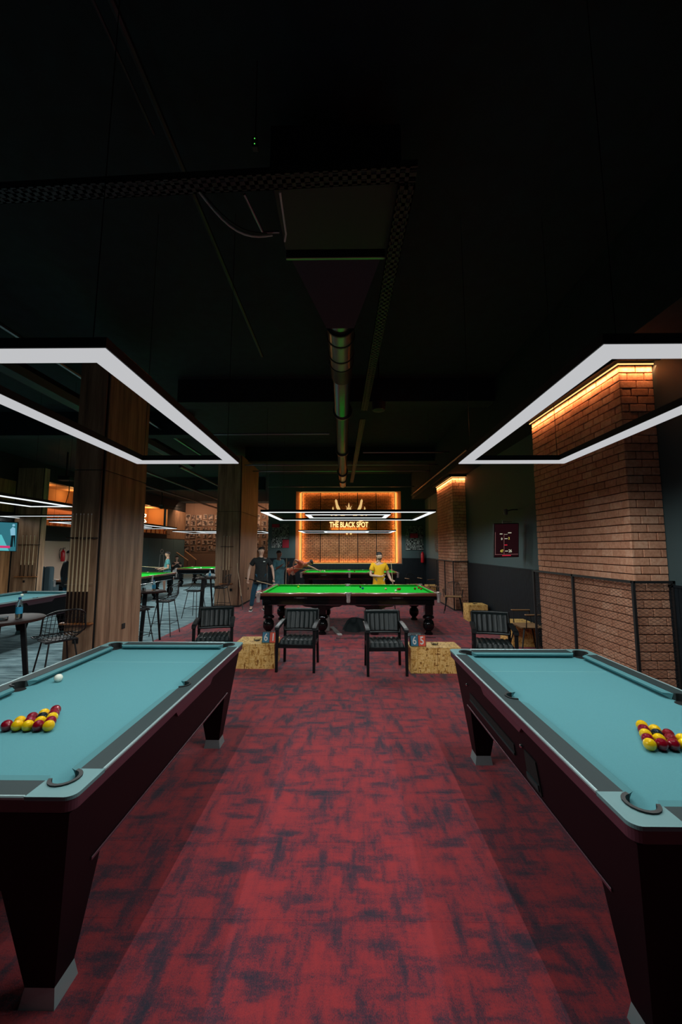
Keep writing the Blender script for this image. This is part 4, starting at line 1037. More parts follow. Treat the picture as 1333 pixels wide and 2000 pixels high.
# ------------------------------------------------------------------ people
def limb_pts(a, b_, f): return Vector(a).lerp(Vector(b_), f)
def skinned(name, verts, edges, rad, mt, parent, root=0, sub=2):
    me = bpy.data.meshes.new(name); me.from_pydata([tuple(v) for v in verts], edges, []); me.materials.append(mt)
    o = bpy.data.objects.new(name, me); C.objects.link(o); o.parent = parent
    md = o.modifiers.new('skin', 'SKIN'); md.use_smooth_shade = True; md.branch_smoothing = .4
    sv = me.skin_vertices[0].data
    for i, r in enumerate(rad):
        sv[i].radius = r if isinstance(r, tuple) else (r, r)
        sv[i].use_root = (i == root)
    s = o.modifiers.new('sub', 'SUBSURF'); s.levels = sub; s.render_levels = sub
    return o
def build_person(t, J, skin, shirt, legsm, shoes, hair_m=None, sleeve='short', build=1.0, shorts=False, curl=.6, robe=False, beard=False):
    """J: joints dict in metres local to t: pelvis, waist, chest, neck, head, shL.. elL.. wrL.. hdL (hand tip), hipL knL anL toL, and R; face: unit vec"""
    V = {k: Vector(v) for k, v in J.items()}
    face = V['face'].normalized(); B = build
    vs, es, rs, ix = [], [], [], {}
    def add(k, p, r, prev=None):
        ix[k] = len(vs); vs.append(Vector(p)); rs.append(r)
        if prev is not None: es.append((ix[prev], ix[k]))
    add('pelvis', V['pelvis'], (.135*B, .105*B)); add('waist', V['waist'], (.125*B, .10*B), 'pelvis'); add('chest', V['chest'], (.135*B, .11*B), 'waist')
    add('neck0', V['neck'], .060, 'chest'); add('neck1', V['neck'].lerp(V['head'], .32)-face*.008, .052, 'neck0')
    add('head0', V['neck'].lerp(V['head'], .66) + face*.016, (.074, .084), 'neck1'); add('head1', V['head'] + face*.002, (.095, .110), 'head0'); add('head2', V['head'] + (V['head']-V['neck']).normalized()*.060, (.086, .098), 'head1')
    for s in 'LR':
        sh, el, wr, hd = V['sh'+s], V['el'+s], V['wr'+s], V['hd'+s]
        add('sh'+s, sh, .062*B, 'chest'); add('ua'+s, sh.lerp(el, .5), .050*B, 'sh'+s); add('el'+s, el, .040, 'ua'+s); add('fa'+s, el.lerp(wr, .45), .040, 'el'+s); add('wr'+s, wr, (.026, .026), 'fa'+s)
        d = (hd-wr).normalized(); L_ = .095
        palm = wr + d*.055; add('pm'+s, palm, (.034, .024), 'wr'+s)
        side = d.cross(Vector((0,0,1))); side = side.normalized() if side.length > .2 else face.cross(d).normalized()
        bend = (face - d*face.dot(d)); bend = bend.normalized() if bend.length > .2 else Vector((0,0,-1))
        for q, (o_, ln) in enumerate(((-.027, .060), (-.009, .072), (.009, .068), (.027, .052))):
            b0 = palm + d*.030 + side*o_; add('f%d%s' % (q, s), b0, .0095, 'pm'+s)
            b1 = b0 + (d*(1-curl*.3)+bend*curl*.5).normalized()*ln*.5; add('g%d%s' % (q, s), b1, .0090, 'f%d%s' % (q, s))
            b2 = b1 + (d*(1-curl)+bend*curl*1.2).normalized()*ln*.5; add('h%d%s' % (q, s), b2, .0080, 'g%d%s' % (q, s))
        tb = wr + d*.030 + bend*.030; add('t0'+s, tb, .011, 'pm'+s); add('t1'+s, tb + (d+bend*.6).normalized()*.040, .0095, 't0'+s)
    for s in 'LR':
        hp, kn, an, to = V['hip'+s], V['kn'+s], V['an'+s], V['to'+s]
        add('hp'+s, hp, .090*B, 'pelvis'); add('th'+s, hp.lerp(kn, .5), .075*B, 'hp'+s); add('kn'+s, kn, .054*B, 'th'+s); add('ca'+s, kn.lerp(an, .35), .055*B, 'kn'+s); add('an'+s, an, .036, 'ca'+s); add('to'+s, to, (.036, .030), 'an'+s)
    skinned('body', vs, es, rs, M[skin], t)
    # clothes over the same joints
    if shirt and not robe:
        dn = (V['pelvis']-V['waist']).normalized(); up_ = (V['neck']-V['chest']).normalized()
        v2 = [V['pelvis'] + dn*.04, V['waist'], V['chest'], V['neck'] - up_*.055, V['neck'] + up_*.012, V['pelvis'] + dn*.155]
        r2 = [(.182*B, .150*B), (.172*B, .140*B), (.178*B, .138*B), (.110*B, .090*B), (.074, .074), (.200*B, .170*B)]; e2 = [(0,1),(1,2),(2,3),(3,4),(0,5)]
        for s in 'LR':
            n = len(v2); k = .62 if sleeve == 'short' else .97
            v2 += [V['sh'+s], V['sh'+s].lerp(V['el'+s], .45), V['sh'+s].lerp(V['el'+s], k)]; r2 += [.086*B, .078*B, .074*B]; e2 += [(2, n), (n, n+1), (n+1, n+2)]
            if sleeve == 'long':
                v2 += [V['el'+s].lerp(V['wr'+s], .85)]; r2 += [.045]; e2 += [(n+2, n+3)]
        skinned('shirt', v2, e2, r2, M[shirt], t)
    if robe:
        v2 = [V['pelvis'], V['waist'], V['chest'], V['neck'].lerp(V['chest'], .45), V['pelvis']-Vector((0,0,.35)), V['pelvis']-Vector((0,0,.70))]
        r2 = [(.21, .17), (.20, .16), (.19, .145), (.09, .08), (.22, .18), (.23, .19)]; e2 = [(0,1),(1,2),(2,3),(0,4),(4,5)]
        for s in 'LR':
            n = len(v2); v2 += [V['sh'+s], V['sh'+s].lerp(V['el'+s], .5), V['el'+s], V['el'+s].lerp(V['wr'+s], .45)]; r2 += [.090, .085, .078, .065]; e2 += [(2, n), (n, n+1), (n+1, n+2), (n+2, n+3)]
        skinned('robe', v2, e2, r2, M[shirt], t)
    if legsm:
        v2 = [V['pelvis']]; r2 = [(.120*B, .105*B)]; e2 = []
        for s in 'LR':
            n = len(v2); k = .5 if shorts else .93
            v2 += [V['hip'+s], V['hip'+s].lerp(V['kn'+s], .5), V['kn'+s] if not shorts else V['hip'+s].lerp(V['kn'+s], .9)]; r2 += [.070*B, .086*B, .072*B]; e2 += [(0, n), (n, n+1), (n+1, n+2)]
            if not shorts:
                v2 += [V['kn'+s].lerp(V['an'+s], .5), V['kn'+s].lerp(V['an'+s], .93)]; r2 += [.062*B, .056*B]; e2 += [(n+2, n+3), (n+3, n+4)]
        skinned('trousers', v2, e2, r2, M[legsm], t)
    for s in 'LR':
        an, to = V['an'+s], V['to'+s]; d = (to-an); d.z = 0; d = d.normalized() if d.length > 0 else face
        heel = Vector((an.x, an.y, .04)) - d*.05; tip = Vector((an.x, an.y, .035)) + d*.17
        sh_ = skinned('shoe', [heel, heel.lerp(tip, .4), tip], [(0,1),(1,2)], [(.045, .040), (.047, .042), (.040, .030)], M[shoes], t)
        m = MB(); q = Vector((-d.y, d.x, 0))*.043; a, b_ = heel-d*.04, tip+d*.03
        m.hull8([Vector((p.x, p.y, 0)) for p in (a-q, b_-q, b_+q, a+q)], [Vector((p.x, p.y, .024)) for p in (a-q, b_-q, b_+q, a+q)]); m.build('sole', M['white'], sh_)
    # head details
    upv = (V['head']-V['neck']).normalized(); f2 = (face-upv*face.dot(upv)).normalized(); sd = f2.cross(upv)
    H = V['head']
    def at(a, b_, c): return H + sd*a + f2*b_ + upv*c
    nose = MB().add([at(-.013, .085, -.028), at(.013, .085, -.028), at(0, .112, -.022), at(0, .086, .014)], [(0,1,2), (0,2,3), (1,3,2), (0,3,1)]); nose.build('nose', M[skin], t)
    lp = MB()
    for s in (-1, 1):
        p = at(s*.030, .079, .010); ey = MB().sphere(p, .0105, 8, 6).build('eye', M['eye'], t, True)
        p = at(s*.030, .0885, .010); MB().sphere(p, .005, 6, 4).build('pupil', M['hair'], ey, True)
        MB().tube([at(s*.014, .088, .028), at(s*.032, .086, .032), at(s*.048, .074, .026)], .0045, 5).build('eyebrow', M['hair'], t, True)
        MB().sphere(at(s*.078, -.005, -.002), .017, 8, 6, sz=1.6).build('ear', M[skin], t, True)
    lp.tube([at(-.022, .082, -.050), at(0, .090, -.049), at(.022, .082, -.050)], .006, 5)
    lp.build('mouth', M['lip'], t, True)
    hm = MB()
    def hr(u, v):
        a = u*2*PI; th = v*PI*.56; ff = math.cos(a)
        lim = th*(1-.36*max(0, ff))
        r0 = (.086, .100, .094)
        return at(r0[0]*math.sin(lim)*math.sin(a), r0[1]*math.sin(lim)*math.cos(a)-.006, r0[2]*math.cos(lim)+.018)
    hm.grid(hr, 24, 10); hm.build('hair', M[hair_m or 'hair'], t, True)
    if beard:
        bm_ = MB(); bm_.grid(lambda u, v: at(.066*math.sin((u-.5)*2.6), .030+.056*math.cos((u-.5)*2.6), -.034-.052*v+.0*u), 12, 4); bm_.build('beard', M['hair'], t, True)
    return t
def stand_pose(Hh=1.8, lw=(-.30, 0, .82), rw=(.30, 0, .82), le=None, re=None, spread=.11, step=0.0, face=(0,-1,0), headoff=(0,0,0)):
    k = Hh/1.8
    J = dict(pelvis=(0,0,.98), waist=(0,0,1.14), chest=(0,.0,1.34), neck=(0,.005,1.49), head=(headoff[0], -.012+headoff[1], 1.672+headoff[2]),
        shL=(-.185,0,1.42), shR=(.185,0,1.42), elL=le or (-.27,.03,1.14), elR=re or (.27,.03,1.14), wrL=lw, wrR=rw,
        hipL=(-.095,0,.93), hipR=(.095,0,.93), knL=(-spread,-.02-step,.51), knR=(spread,-.01+step,.51), anL=(-spread-.01,0-step,.085), anR=(spread+.01,.0+step,.085), toL=(-spread-.04,-.15-step,.04), toR=(spread+.05,-.14+step,.04), face=face)
    J['hdL'] = tuple(Vector(lw) + Vector((0,-.02,-.1))); J['hdR'] = tuple(Vector(rw) + Vector((0,-.02,-.1)))
    return {a: tuple(c*k if a != 'face' else c for c in b_) for a, b_ in J.items()}
# man in black
t = empty('person', (-2.50, 11.3, 0), R(12), 'man in black T-shirt and blue jeans standing left of the central snooker table', 'person')
J = stand_pose(1.86, lw=(-.35, -.06, .88), rw=(.36, -.04, .90), le=(-.32, .06, 1.15), re=(.33, .05, 1.15), spread=.10, face=(.42, -1, -.05))
J['anL'] = (-.26, -.02, .085); J['toL'] = (-.27, -.17, .04); J['knL'] = (-.20, -.04, .52)
build_person(t, J, 'skinp', 'tblack', 'jeans', 'tblack', build=1.10)
MB().rbox(.06, .12, -.175, -.17, 1.40, 1.425, .004).build('chest_print', M['wirewhite'], t)
cq = link('cue', CUE, None, (-2.95, 11.26, .93), (0, R(100), R(-22))); tag(cq, 'cue held low across his body by the man in black', 'cue')
# robe person
t = empty('person', (-2.33, 13.3, 0), R(55), 'person in a long teal robe holding a cue upright beside the rear snooker table', 'person')
J = stand_pose(1.74, lw=(-.17, -.26, 1.24), rw=(.17, -.30, 1.30), le=(-.25, -.02, 1.10), re=(.25, -.04, 1.12), face=(.1, -1, 0))
J['hdL'] = (-.12, -.33, 1.28); J['hdR'] = (.12, -.36, 1.36)
build_person(t, J, 'skin2', 'robe', None, 'tblack', robe=True)
cq = link('cue', CUE, None, (-2.04, 13.02, .0), (0, R(1), 0)); tag(cq, 'cue held upright by the person in the teal robe', 'cue')
# man in yellow
t = empty('person', (.92, 10.75, 0), R(14), 'man in mustard yellow T-shirt standing behind the central snooker table', 'person')
J = stand_pose(1.72, lw=(-.02, -.26, 1.08), rw=(.30, -.20, .96), le=(-.27, -.02, 1.10), re=(.30, .00, 1.10), face=(.15, -1, -.28), headoff=(.0, -.03, -.01))
J['hdL'] = (.06, -.30, 1.08); J['hdR'] = (.32, -.27, .92)
build_person(t, J, 'skinp', 'yellow', 'ljeans', 'white', beard=True, build=.98)
cq = link('cue', CUE, None, (1.34, 10.50, .0), (R(1), R(-4.5), 0)); tag(cq, 'cue standing upright in the hand of the man in yellow', 'cue')
# leaning man in coral shirt, facing +x
t = empty('person', (-1.93, 15.35, 0), R(0), 'man in coral shirt bending low over the rear snooker table to play', 'person')
J = dict(pelvis=(-.18, .0, .93), waist=(-.02, -.01, 1.02), chest=(.18, -.02, 1.13), neck=(.38, -.02, 1.19), head=(.53, -.05, 1.24),
    shL=(.20, .16, 1.16), shR=(.20, -.19, 1.20), elL=(.52, .20, 1.05), wrL=(.80, .12, .93), hdL=(.90, .10, .90), elR=(-.06, -.34, 1.36), wrR=(-.14, -.30, 1.10), hdR=(-.12, -.28, 1.01),
    hipL=(-.20, .10, .88), hipR=(-.20, -.10, .88), knL=(-.16, .14, .48), knR=(-.30, -.16, .48), anL=(-.20, .16, .085), anR=(-.48, -.18, .085), toL=(-.05, .18, .04), toR=(-.34, -.22, .04), face=(1, -.25, -.35))
build_person(t, J, 'skin', 'coral', 'tblack', 'tblack')
MB().tube([(-2.31, 15.06, 1.04), (-.83, 15.45, .905)], [.014, .006], 8).build('cue', M['cue'], None, True, label='cue aimed along the rear table by the man in coral', cat='cue')
# man in teal in the left hall, facing -x
t = empty('person', (-7.35, 15.75, 0), R(-62), 'man in teal print shirt and shorts holding a cue at the left hall snooker table', 'person')
J = stand_pose(1.68, lw=(-.14, -.34, 1.02), rw=(.16, -.22, 1.00), le=(-.25, -.06, 1.10), re=(.27, .02, 1.08), spread=.13, step=.08, face=(.0, -1, -.15))
J['hdL'] = (-.12, -.43, 1.0); J['hdR'] = (.14, -.30, .97)
build_person(t, J, 'skin', 'tealshirt', 'jeans', 'tblack', shorts=True)
MB().tube([(-7.15, 15.45, 1.00), (-8.45, 14.90, 1.13)], [.014, .006], 8).build('cue', M['cue'], None, True, label='cue pointed left by the man in the teal print shirt', cat='cue')
# dark figure partly hidden behind the first pillar
t = empty('person', (-7.58, 10.45, 0), R(150), 'person in black seen from behind, half hidden by the nearest wood pillar', 'person')
build_person(t, stand_pose(1.78), 'skin', 'tblack', 'jeans', 'tblack', sleeve='long')
# seated onlooker far away
t = empty('person', (-10.0, 22.6, 0), R(25), 'dark clothed person sitting far back below the framed photo wall', 'person')
J = dict(pelvis=(0, .02, .52), waist=(0, .04, .68), chest=(0, 0, .90), neck=(0, -.04, 1.08), head=(0, -.08, 1.26), shL=(-.17, 0, .98), shR=(.17, 0, .98), elL=(-.24, -.10, .74), elR=(.24, -.12, .74), wrL=(-.12, -.30, .84), wrR=(.14, -.32, .86), hdL=(-.08, -.38, .90), hdR=(.08, -.40, .92),
    hipL=(-.10, 0, .50), hipR=(.10, 0, .50), knL=(-.16, -.42, .50), knR=(.16, -.42, .50), anL=(-.16, -.42, .085), anR=(.16, -.42, .085), toL=(-.17, -.56, .04), toR=(.17, -.56, .04), face=(.3, -1, -.2))
build_person(t, J, 'skin', 'tblack', 'ljeans', 'tblack')
tag(MB().rbox(-.35, .35, -.25, .35, .0, .42, .05).rbox(-.35, .35, .22, .38, .42, .80, .05).build('dark_seat', M['black'], None, False, (-10.0, 22.65, 0), R(25)), 'dark low seat under the far sitting person', 'seat')

ORD = ['first', 'second', 'third', 'fourth', 'fifth', 'sixth', 'seventh', 'eighth', 'ninth', 'tenth', 'eleventh', 'twelfth', 'thirteenth', 'fourteenth', 'fifteenth', 'sixteenth']
# ------------------------------------------------------------------ left hall walls
WLX = XL
def lw_box(m, y0, y1, z0, z1, d=.0): m.box(WLX-.2, WLX+d, y0, y1, z0, z1)
m = MB()
for (y0, y1, z0, z1) in ((-2.5, 14.6, 0, ZC), (14.6, 18.4, 4.5, ZC), (14.6, 18.4, 2.10, 2.72), (18.4, 21.6, 0, ZC), (21.6, 26.2, 2.46, 2.75), (21.6, 26.2, 4.45, ZC), (26.2, 30, 2.3, ZC)): lw_box(m, y0, y1, z0, z1)
wl = m.build('wall_left', M['black'], kind='structure', label='dark left hall wall with lit openings and bottle shelves', cat='wall')
MB().box(WLX-.18, WLX+.01, 14.6, 18.4, 0, 2.10).build('beige_lower_wall', M['beige'], wl)
for k in range(5): MB().rbox(WLX-.18, WLX+.02, 21.6+k*1.68+.01, 21.6+(k+1)*1.68-.01, 0, 2.44, .006).build('dark_panel', mat('metal_panel', (.09, .165, .18), .5), wl)
MB().rbox(WLX-.1, WLX+.02, 25.6, 30, 2.48, 4.5, .01).build('wood_panel', M['oak'], wl)
MB().rbox(WLX-.1, WLX+.03, 9.8, 13.65, 3.1, 4.25, .01).rbox(WLX-.1, WLX+.03, 9.8, 13.65, 0.0, 2.7, .01).build('wood_panel', M['oak2'], wl)
warmwall = mat('warm_room', (.42, .22, .10), .8)
def niche(y0, y1, z0, z1, label, n, power, dep=1.3):
    w_ = MB().box(WLX-dep, WLX-dep+.05, y0-.1, y1+.1, z0-.1, z1+.1).box(WLX-dep, WLX-.2, y0-.1, y0, z0-.1, z1+.1).box(WLX-dep, WLX-.2, y1, y1+.1, z0-.1, z1+.1).box(WLX-dep, WLX-.2, y0, y1, z0-.1, z0).box(WLX-dep, WLX-.2, y0, y1, z1, z1+.1)
    w_ = w_.build('window_%d' % n, warmwall, kind='structure', label=label, cat='window')
    for k in range(2):
        ld = bpy.data.lights.new('warm_lamp', 'POINT'); ld.energy = power; ld.color = (1, .50, .16); ld.shadow_soft_size = .08
        lo = bpy.data.objects.new('warm_lamp', ld); C.objects.link(lo); lo.parent = w_; lo.location = (WLX-dep*.55, y0 + (k+.5)*(y1-y0)/2, z1-.25)
    return w_
niche(15.0, 18.35, 3.62, 4.5, 'warm lit upper opening on the left, beside the first wood pillar', 1, 14)
n2 = niche(21.7, 25.5, 3.35, 4.45, 'amber lit upper opening with a glowing sign, between the wood pillars', 2, 40)
MB().tube([(WLX-.9, 24.1+.5*math.sin(a*2.0), 3.75+.28*math.sin(a)) for a in [i*.5 for i in range(13)]], .035, 7).build('glowing_squiggle', emis('warm_neon', (1, .8, .5), 3.0), n2)
# bottle shelves
GB = 'bottles on the lit shelves of the left hall'
bt = MB().lathe([(.05, 0), (.055, .01), (.055, .20), (.02, .30), (.018, .40)], 0, 0, 8).mesh('bottle', M['bottleglow'], True)
for (y0, y1, z0, z1, n, wn) in ((14.75, 18.3, 2.74, 3.52, 12, 'first'), (21.7, 26.1, 2.78, 3.28, 16, 'second')):
    MB().box(WLX-.45, WLX-.42, y0, y1, z0-.02, z1).box(WLX-.42, WLX+.02, y0, y1, z0-.04, z0-.005).build('shelf_recess', M['copper'], wl)
    ld = bpy.data.lights.new('shelf_lamp', 'AREA'); ld.shape = 'RECTANGLE'; ld.size = .1; ld.size_y = (y1-y0)*.95; ld.energy = 16; ld.color = (1, .42, .16)
    lo = bpy.data.objects.new('shelf_lamp', ld); C.objects.link(lo); lo.parent = wl; lo.location = (WLX-.25, (y0+y1)/2, z1-.02)
    for k in range(n):
        y = y0+.12+k*(y1-y0-.24)/(n-1)
        o = link('bottle', bt, None, (WLX-.16-.06*(k % 2), y, z0-.004)); o.scale = (1, 1, random.uniform(.9, 1.5) if wn == 'first' else random.uniform(.7, 1.1))
        tag(o, '%s amber bottle from the left on the %s lit shelf of the left hall' % (ORD[k], 'nearer' if wn == 'first' else 'farther'), 'bottle', GB + (' nearer' if wn == 'first' else ' farther'))
# photo wall
YP = 28.5
wf = MB().box(XL, -3.4, YP, YP+.2, 1.5, ZC).box(XL, XR, YP+.02, YP+.2, 0, 1.5).box(-3.4, XR, YP, YP+.2, 1.5, ZC)
wf.build('wall_back', [mat('tan_wall', (.16, .095, .065), .9)], kind='structure', label='tan far wall covered with framed photographs', cat='wall')
FRM = [mat('frame_pale', (.30, .24, .19), .6), mat('frame_dark', (.05, .035, .03), .5)]
photo_ms = []
for k in range(6):
    m_, nt, b = nodes('old_photo_%d' % k)
    p = nt.nodes.new('ShaderNodeTexCoord'); mp = nt.nodes.new('ShaderNodeMapping'); mp.inputs['Location'].default_value = (k*3.1, 0, k*7.7); nt.links.new(p.outputs['Object'], mp.inputs['Vector'])
    s = noise(nt, mp.outputs[0], 4.5, 3, .6); nt.links.new(ramp(nt, s, [(.42, (.012, .010, .010)), (.5, (.09, .06, .05)), (.6, (.36, .27, .22))]), b.inputs['Base Color'])
    photo_ms.append(m_)
def frame_thing(x, z, w, h, k, rr, ci, cl):
    t = empty('picture_frame', (x, YP, z), 0, 'framed sepia photograph on the far tan wall, %s row up, %s from %s' % (ORD[rr], ORD[ci], cl), 'picture', 'framed photographs on the far wall')
    MB().rbox(-w, w, -.04, 0, -h, h, .01).build('frame', FRM[0 if k % 3 else 1], t)
    MB().box(-w*.8, w*.8, -.046, -.038, -h*.82, h*.82).build('photo', photo_ms[k % 6], t)
kk = 0
rf = random.Random(11)
for r in range(6):
    z = 1.80 + r*.47
    for x, ci, cl in [(-11.9+.44*i, i, 'the left end') for i in range(6)] + [(-6.6+.44*i, 3-i, 'the right end') for i in range(4)]:
        frame_thing(x+rf.uniform(-.04, .04), z+rf.uniform(-.04, .04), rf.uniform(.11, .21), rf.uniform(.13, .225), kk, r, ci, cl); kk += 1
for x in (-10.8, -6.0):
    ld = bpy.data.lights.new('picture_spot', 'AREA'); ld.shape = 'RECTANGLE'; ld.size = 2.4; ld.size_y = .2; ld.energy = 62; ld.color = (1, .62, .40)
    lo = bpy.data.objects.new('picture_spot', ld); C.objects.link(lo); lo.location = (x, YP-1.6, ZC-.3); lo.rotation_euler = (R(38), 0, 0)
for k, (y0, z0, y1, z1) in enumerate(((27.0, 1.52, 27.0, .95), (27.6, 1.62, 27.6, .98))):
    x0 = -12.0+k*.35
    tag(MB().tube([(x0, y0, z0), (x0+.85, y1, z1)], .05, 6).tube([(x0+.8, y1, z1), (x0+.8, y1, 0)], .02, 6, 1).build('stair_handrail', [M['seatwood'], M['black']], None), '%s wooden handrail slanting down below the framed photo wall' % ('left' if k == 0 else 'right'), 'handrail', 'slanting stair handrails')
# white figure sign on the dark panels
hs = empty('figure_sign', (WLX+.03, 25.0, 0), 0, 'white outline figure sign on the dark panels behind the man in teal', 'sign')
MB().tube([(0, .18*math.cos(a), 1.62+.12*math.sin(a)) for a in [2*PI*i/16 for i in range(16)]], .022, 6, closed=True).build('head_ring', M['wirewhite'], hs)
MB().tube([(0, -.28, .30), (0, -.30, .75), (0, -.22, 1.42), (0, .22, 1.42), (0, .34, .75), (0, .34, .30)], .022, 6).build('body_outline', M['wirewhite'], hs)
# sofas
def sofa(x, y, label):
    t = empty('tub_sofa', (x, y, 0), 0, label, 'sofa', 'grey high back sofas')
    MB().rbox(-.13, .13, .12, .60, 0, .45, .04).build('seat_base', M['fabricgrey'], t, True); MB().rbox(-.145, .145, -.10, .12, 0, 1.09, .05).build('backrest', M['fabricgrey'], t, True)
sofa(-11.93, 14.9, 'grey high back sofa, left of the pair by the beige wall'); sofa(-11.63, 14.95, 'grey high back sofa, right of the pair by the beige wall')
# television
tv = empty('television', (-10.30, 11.1, 2.15), R(16), 'wall television showing a snooker player, cut by the left photo edge', 'television')
tv.rotation_euler = (R(8), R(2), R(20))
MB().rbox(-.75, .52, 0, .06, -.44, .44, .01).build('casing', M['black'], tv)
MB().box(-.73, .50, -.004, 0, -.42, .42).build('screen', emis('tv_teal', (.03, .16, .20), 1.0), tv)
MB().prism([(.0, -.42), (.34, -.42), (.14, .05), (-.2, .1)], -.007, -.004, axis='y').build('screen_cloth', emis('tv_cyan', (.10, .48, .52), 1.0), tv)
MB().prism([(.36, -.30), (.42, -.30), (.43, .02), (.47, -.30), (.51-.03, -.30), (.47, .05), (.38, .04)], -.008, -.004, axis='y').build('screen_trousers', emis('tv_dark', (.005, .012, .015), 1.0), tv)
MB().prism([(.36, .04), (.47, .05), (.46, .26), (.40, .30), (.34, .22)], -.008, -.004, axis='y').sphere((.42, -.008, .35), .035, 10, 6, sy=.1).build('screen_shirt', emis('tv_shirt', (.22, .48, .62), 1.0), tv)
MB().box(-.1, .36, -.009, -.004, -.34, -.27).build('screen_caption', emis('tv_pink', (.60, .04, .16), 1.0), tv)
# ceiling fan silhouette
cf = empty('ceiling_fan', (-9.6, 19.6, 4.0), 0, 'black ceiling fan in front of the amber opening', 'fan')
MB().lathe([(.05, -.15), (.12, -.1), (.12, .05), (.03, .1), (.02, ZC-4.0)], 0, 0, 12).build('motor', M['black'], cf)
for k in range(4):
    a = k*PI/2+.4; MB().box(.1, .95, -.08, .08, -.03, -.015, mat=Matrix.Rotation(a, 4, 'Z')).build('blade', M['black'], cf)
pl = empty('projector', (-9.9, 13.2, 4.30), 0, 'black ceiling projector before the warm upper opening', 'projector')
MB().rbox(-.22, .22, -.15, .15, -.12, .02, .02).build('body', M['black'], pl); MB().tube([(0, 0, 0), (0, 0, ZC-4.3)], .03, 8).build('mount', M['black'], pl); MB().tube([(.12, 0, -.1), (.14, 0, -.5), (.05, 0, -.9), (-.1, 0, -1.1)], .012, 6).build('hanging_lead', M['black'], pl)

# ------------------------------------------------------------------ ceiling services
def ductwork():
    t = empty('round_duct', (0, 0, 0), 0, 'long round metal ventilation duct running down the hall ceiling', 'duct')
    z = 4.42; r = .155; X = -.06
    def ribbed(y0, y1, rr, name, x0, x1, n=None):
        n = n or int((y1-y0)/.045); pts = []; rs = []
        for i in range(n*2+1):
            f = i/(n*2); pts.append((x0+(x1-x0)*f, y0+(y1-y0)*f, z)); rs.append(rr*(1 if i % 2 else .94))
        MB().tube(pts, rs, 20).build(name, M['alum'], t, True)
    ribbed(4.10, 4.25, .15, 'flexible_section', X, X)
    MB().tube([(X, 4.25, z), (X, 5.15, z)], .17, 24).build('smooth_section', M['alum'], t, True)
    for y in (4.25, 4.5, 4.9, 5.15): MB().tube([(X, y-.012, z), (X, y+.012, z)], .178, 24).build('joint_band', M['tray'], t, True)
    MB().tube([(X, 5.17, z), (X, 5.6, z)], .16, 24).build('smooth_section', M['plenum'], t, True)
    ribbed(5.6, 7.1, .14, 'flexible_section', X, X-.01)
    MB().tube([(X, 7.1, z), (X, 7.13, z)], .185, 24).build('flange', M['alum'], t, True)
    ribbed(7.15, 10.0, .135, 'flexible_section', X-.01, X-.03)
    MB().tube([(X-.03, 10.0, z), (X-.03, 10.04, z)], .185, 24).build('flange', M['alum'], t, True)
    ribbed(10.1, 12.9, .135, 'flexible_section', X-.03, X-.05)
    MB().tube([(X-.05, 12.9, z), (X-.05, 12.95, z)], .19, 24).build('flange', M['alum'], t, True)
    MB().tube([(X-.05, 12.95, z), (X-.06, 14.2, z)], .14, 20).build('smooth_section', M['alum'], t, True)
    MB().tube([(X-.06, 14.2, z), (X-.06, 14.24, z)], .19, 24).build('flange', M['alum'], t, True)
    MB().tube([(X-.06, 14.24, z), (X-.06, 15.6, z)], .13, 20).build('smooth_section', M['alum'], t, True)
    return t
ductwork()
ac = empty('air_handling_unit', (-.075, 2.99, 4.60), 0, 'dark boxy air handling unit with a tapering hood hung from the ceiling', 'air unit')
MB().rbox(-.50, .50, -.37, .37, 0, .42, .01).build('casing', M['plenum'], ac)
MB().hull8([(-.46, .46, 0), (.42, .46, 0), (.17, 1.10, -.34), (-.14, 1.10, -.34)], [(-.46, .46, .36), (.42, .46, .36), (.17, 1.10, -.03), (-.14, 1.10, -.03)]).build('tapering_hood', M['plenum'], ac)
MB().rbox(-.50, .46, .43, .46, -.03, .37, .004).build('hood_flange', M['alum'], ac)
def tray(pts, w, label):
    t = empty('cable_tray', (0,0,0), 0, label, 'cable tray', 'perforated cable trays on the ceiling')
    a, b_ = Vector(pts[0]), Vector(pts[1]); d = (b_-a).normalized(); q = Vector((-d.y, d.x, 0)); L_ = (b_-a).length
    m = MB()
    def seg(s0, s1, q0, q1, z0, z1):
        P = lambda s_, qq, zz: a + d*s_ + q*qq + Vector((0,0,zz))
        m.hull8([P(s0,q0,z0), P(s1,q0,z0), P(s1,q1,z0), P(s0,q1,z0)], [P(s0,q0,z1), P(s1,q0,z1), P(s1,q1,z1), P(s0,q1,z1)])
    seg(0, L_, -w/2, -w/2+.004, 0, .05); seg(0, L_, w/2-.004, w/2, 0, .05)
    seg(0, L_, -w/2, -w/2+w*.12, 0, .003); seg(0, L_, w/2-w*.12, w/2, 0, .003); seg(0, L_, -w*.12, w*.12, 0, .003)
    s_ = 0
    while s_ < L_-.05: seg(s_, s_+.03, -w/2, w/2, 0, .003); s_ += .07
    m.build('perforated_channel', M['tray'], t)
    cb = MB()
    for k in range(4):
        cb.tube([a + d*(L_*i/10) + q*(w*(-.3+.2*k) + .012*math.sin(i*1.7+k)) + Vector((0,0,.014)) for i in range(11)], .008, 5)
    cb.build('cable', M['black'], t)
    return t
tray([(-2.85, 2.68, 4.5), (.52, 2.54, 4.5)], .13, 'perforated cable tray crossing the ceiling left to right')
tray([(.46, 2.62, 4.49), (.36, 7.3, 4.49)], .13, 'perforated cable tray running away beside the round duct')
tray([(.36, 7.8, 4.49), (.24, 15.5, 4.49)], .13, 'farther length of cable tray running towards the brick panel')
def pipe(pts, r, label, mt='tray', cat='pipe', group='pipes under the ceiling', name='ceiling_pipe'):
    tag(MB().tube(pts, r, 8).build(name, M[mt], None, True), label, cat, group)
pipe([(-1.35, .95, 4.95), (-1.38, 6.0, 4.95)], .025, 'thin conduit running away above the left cable tray')
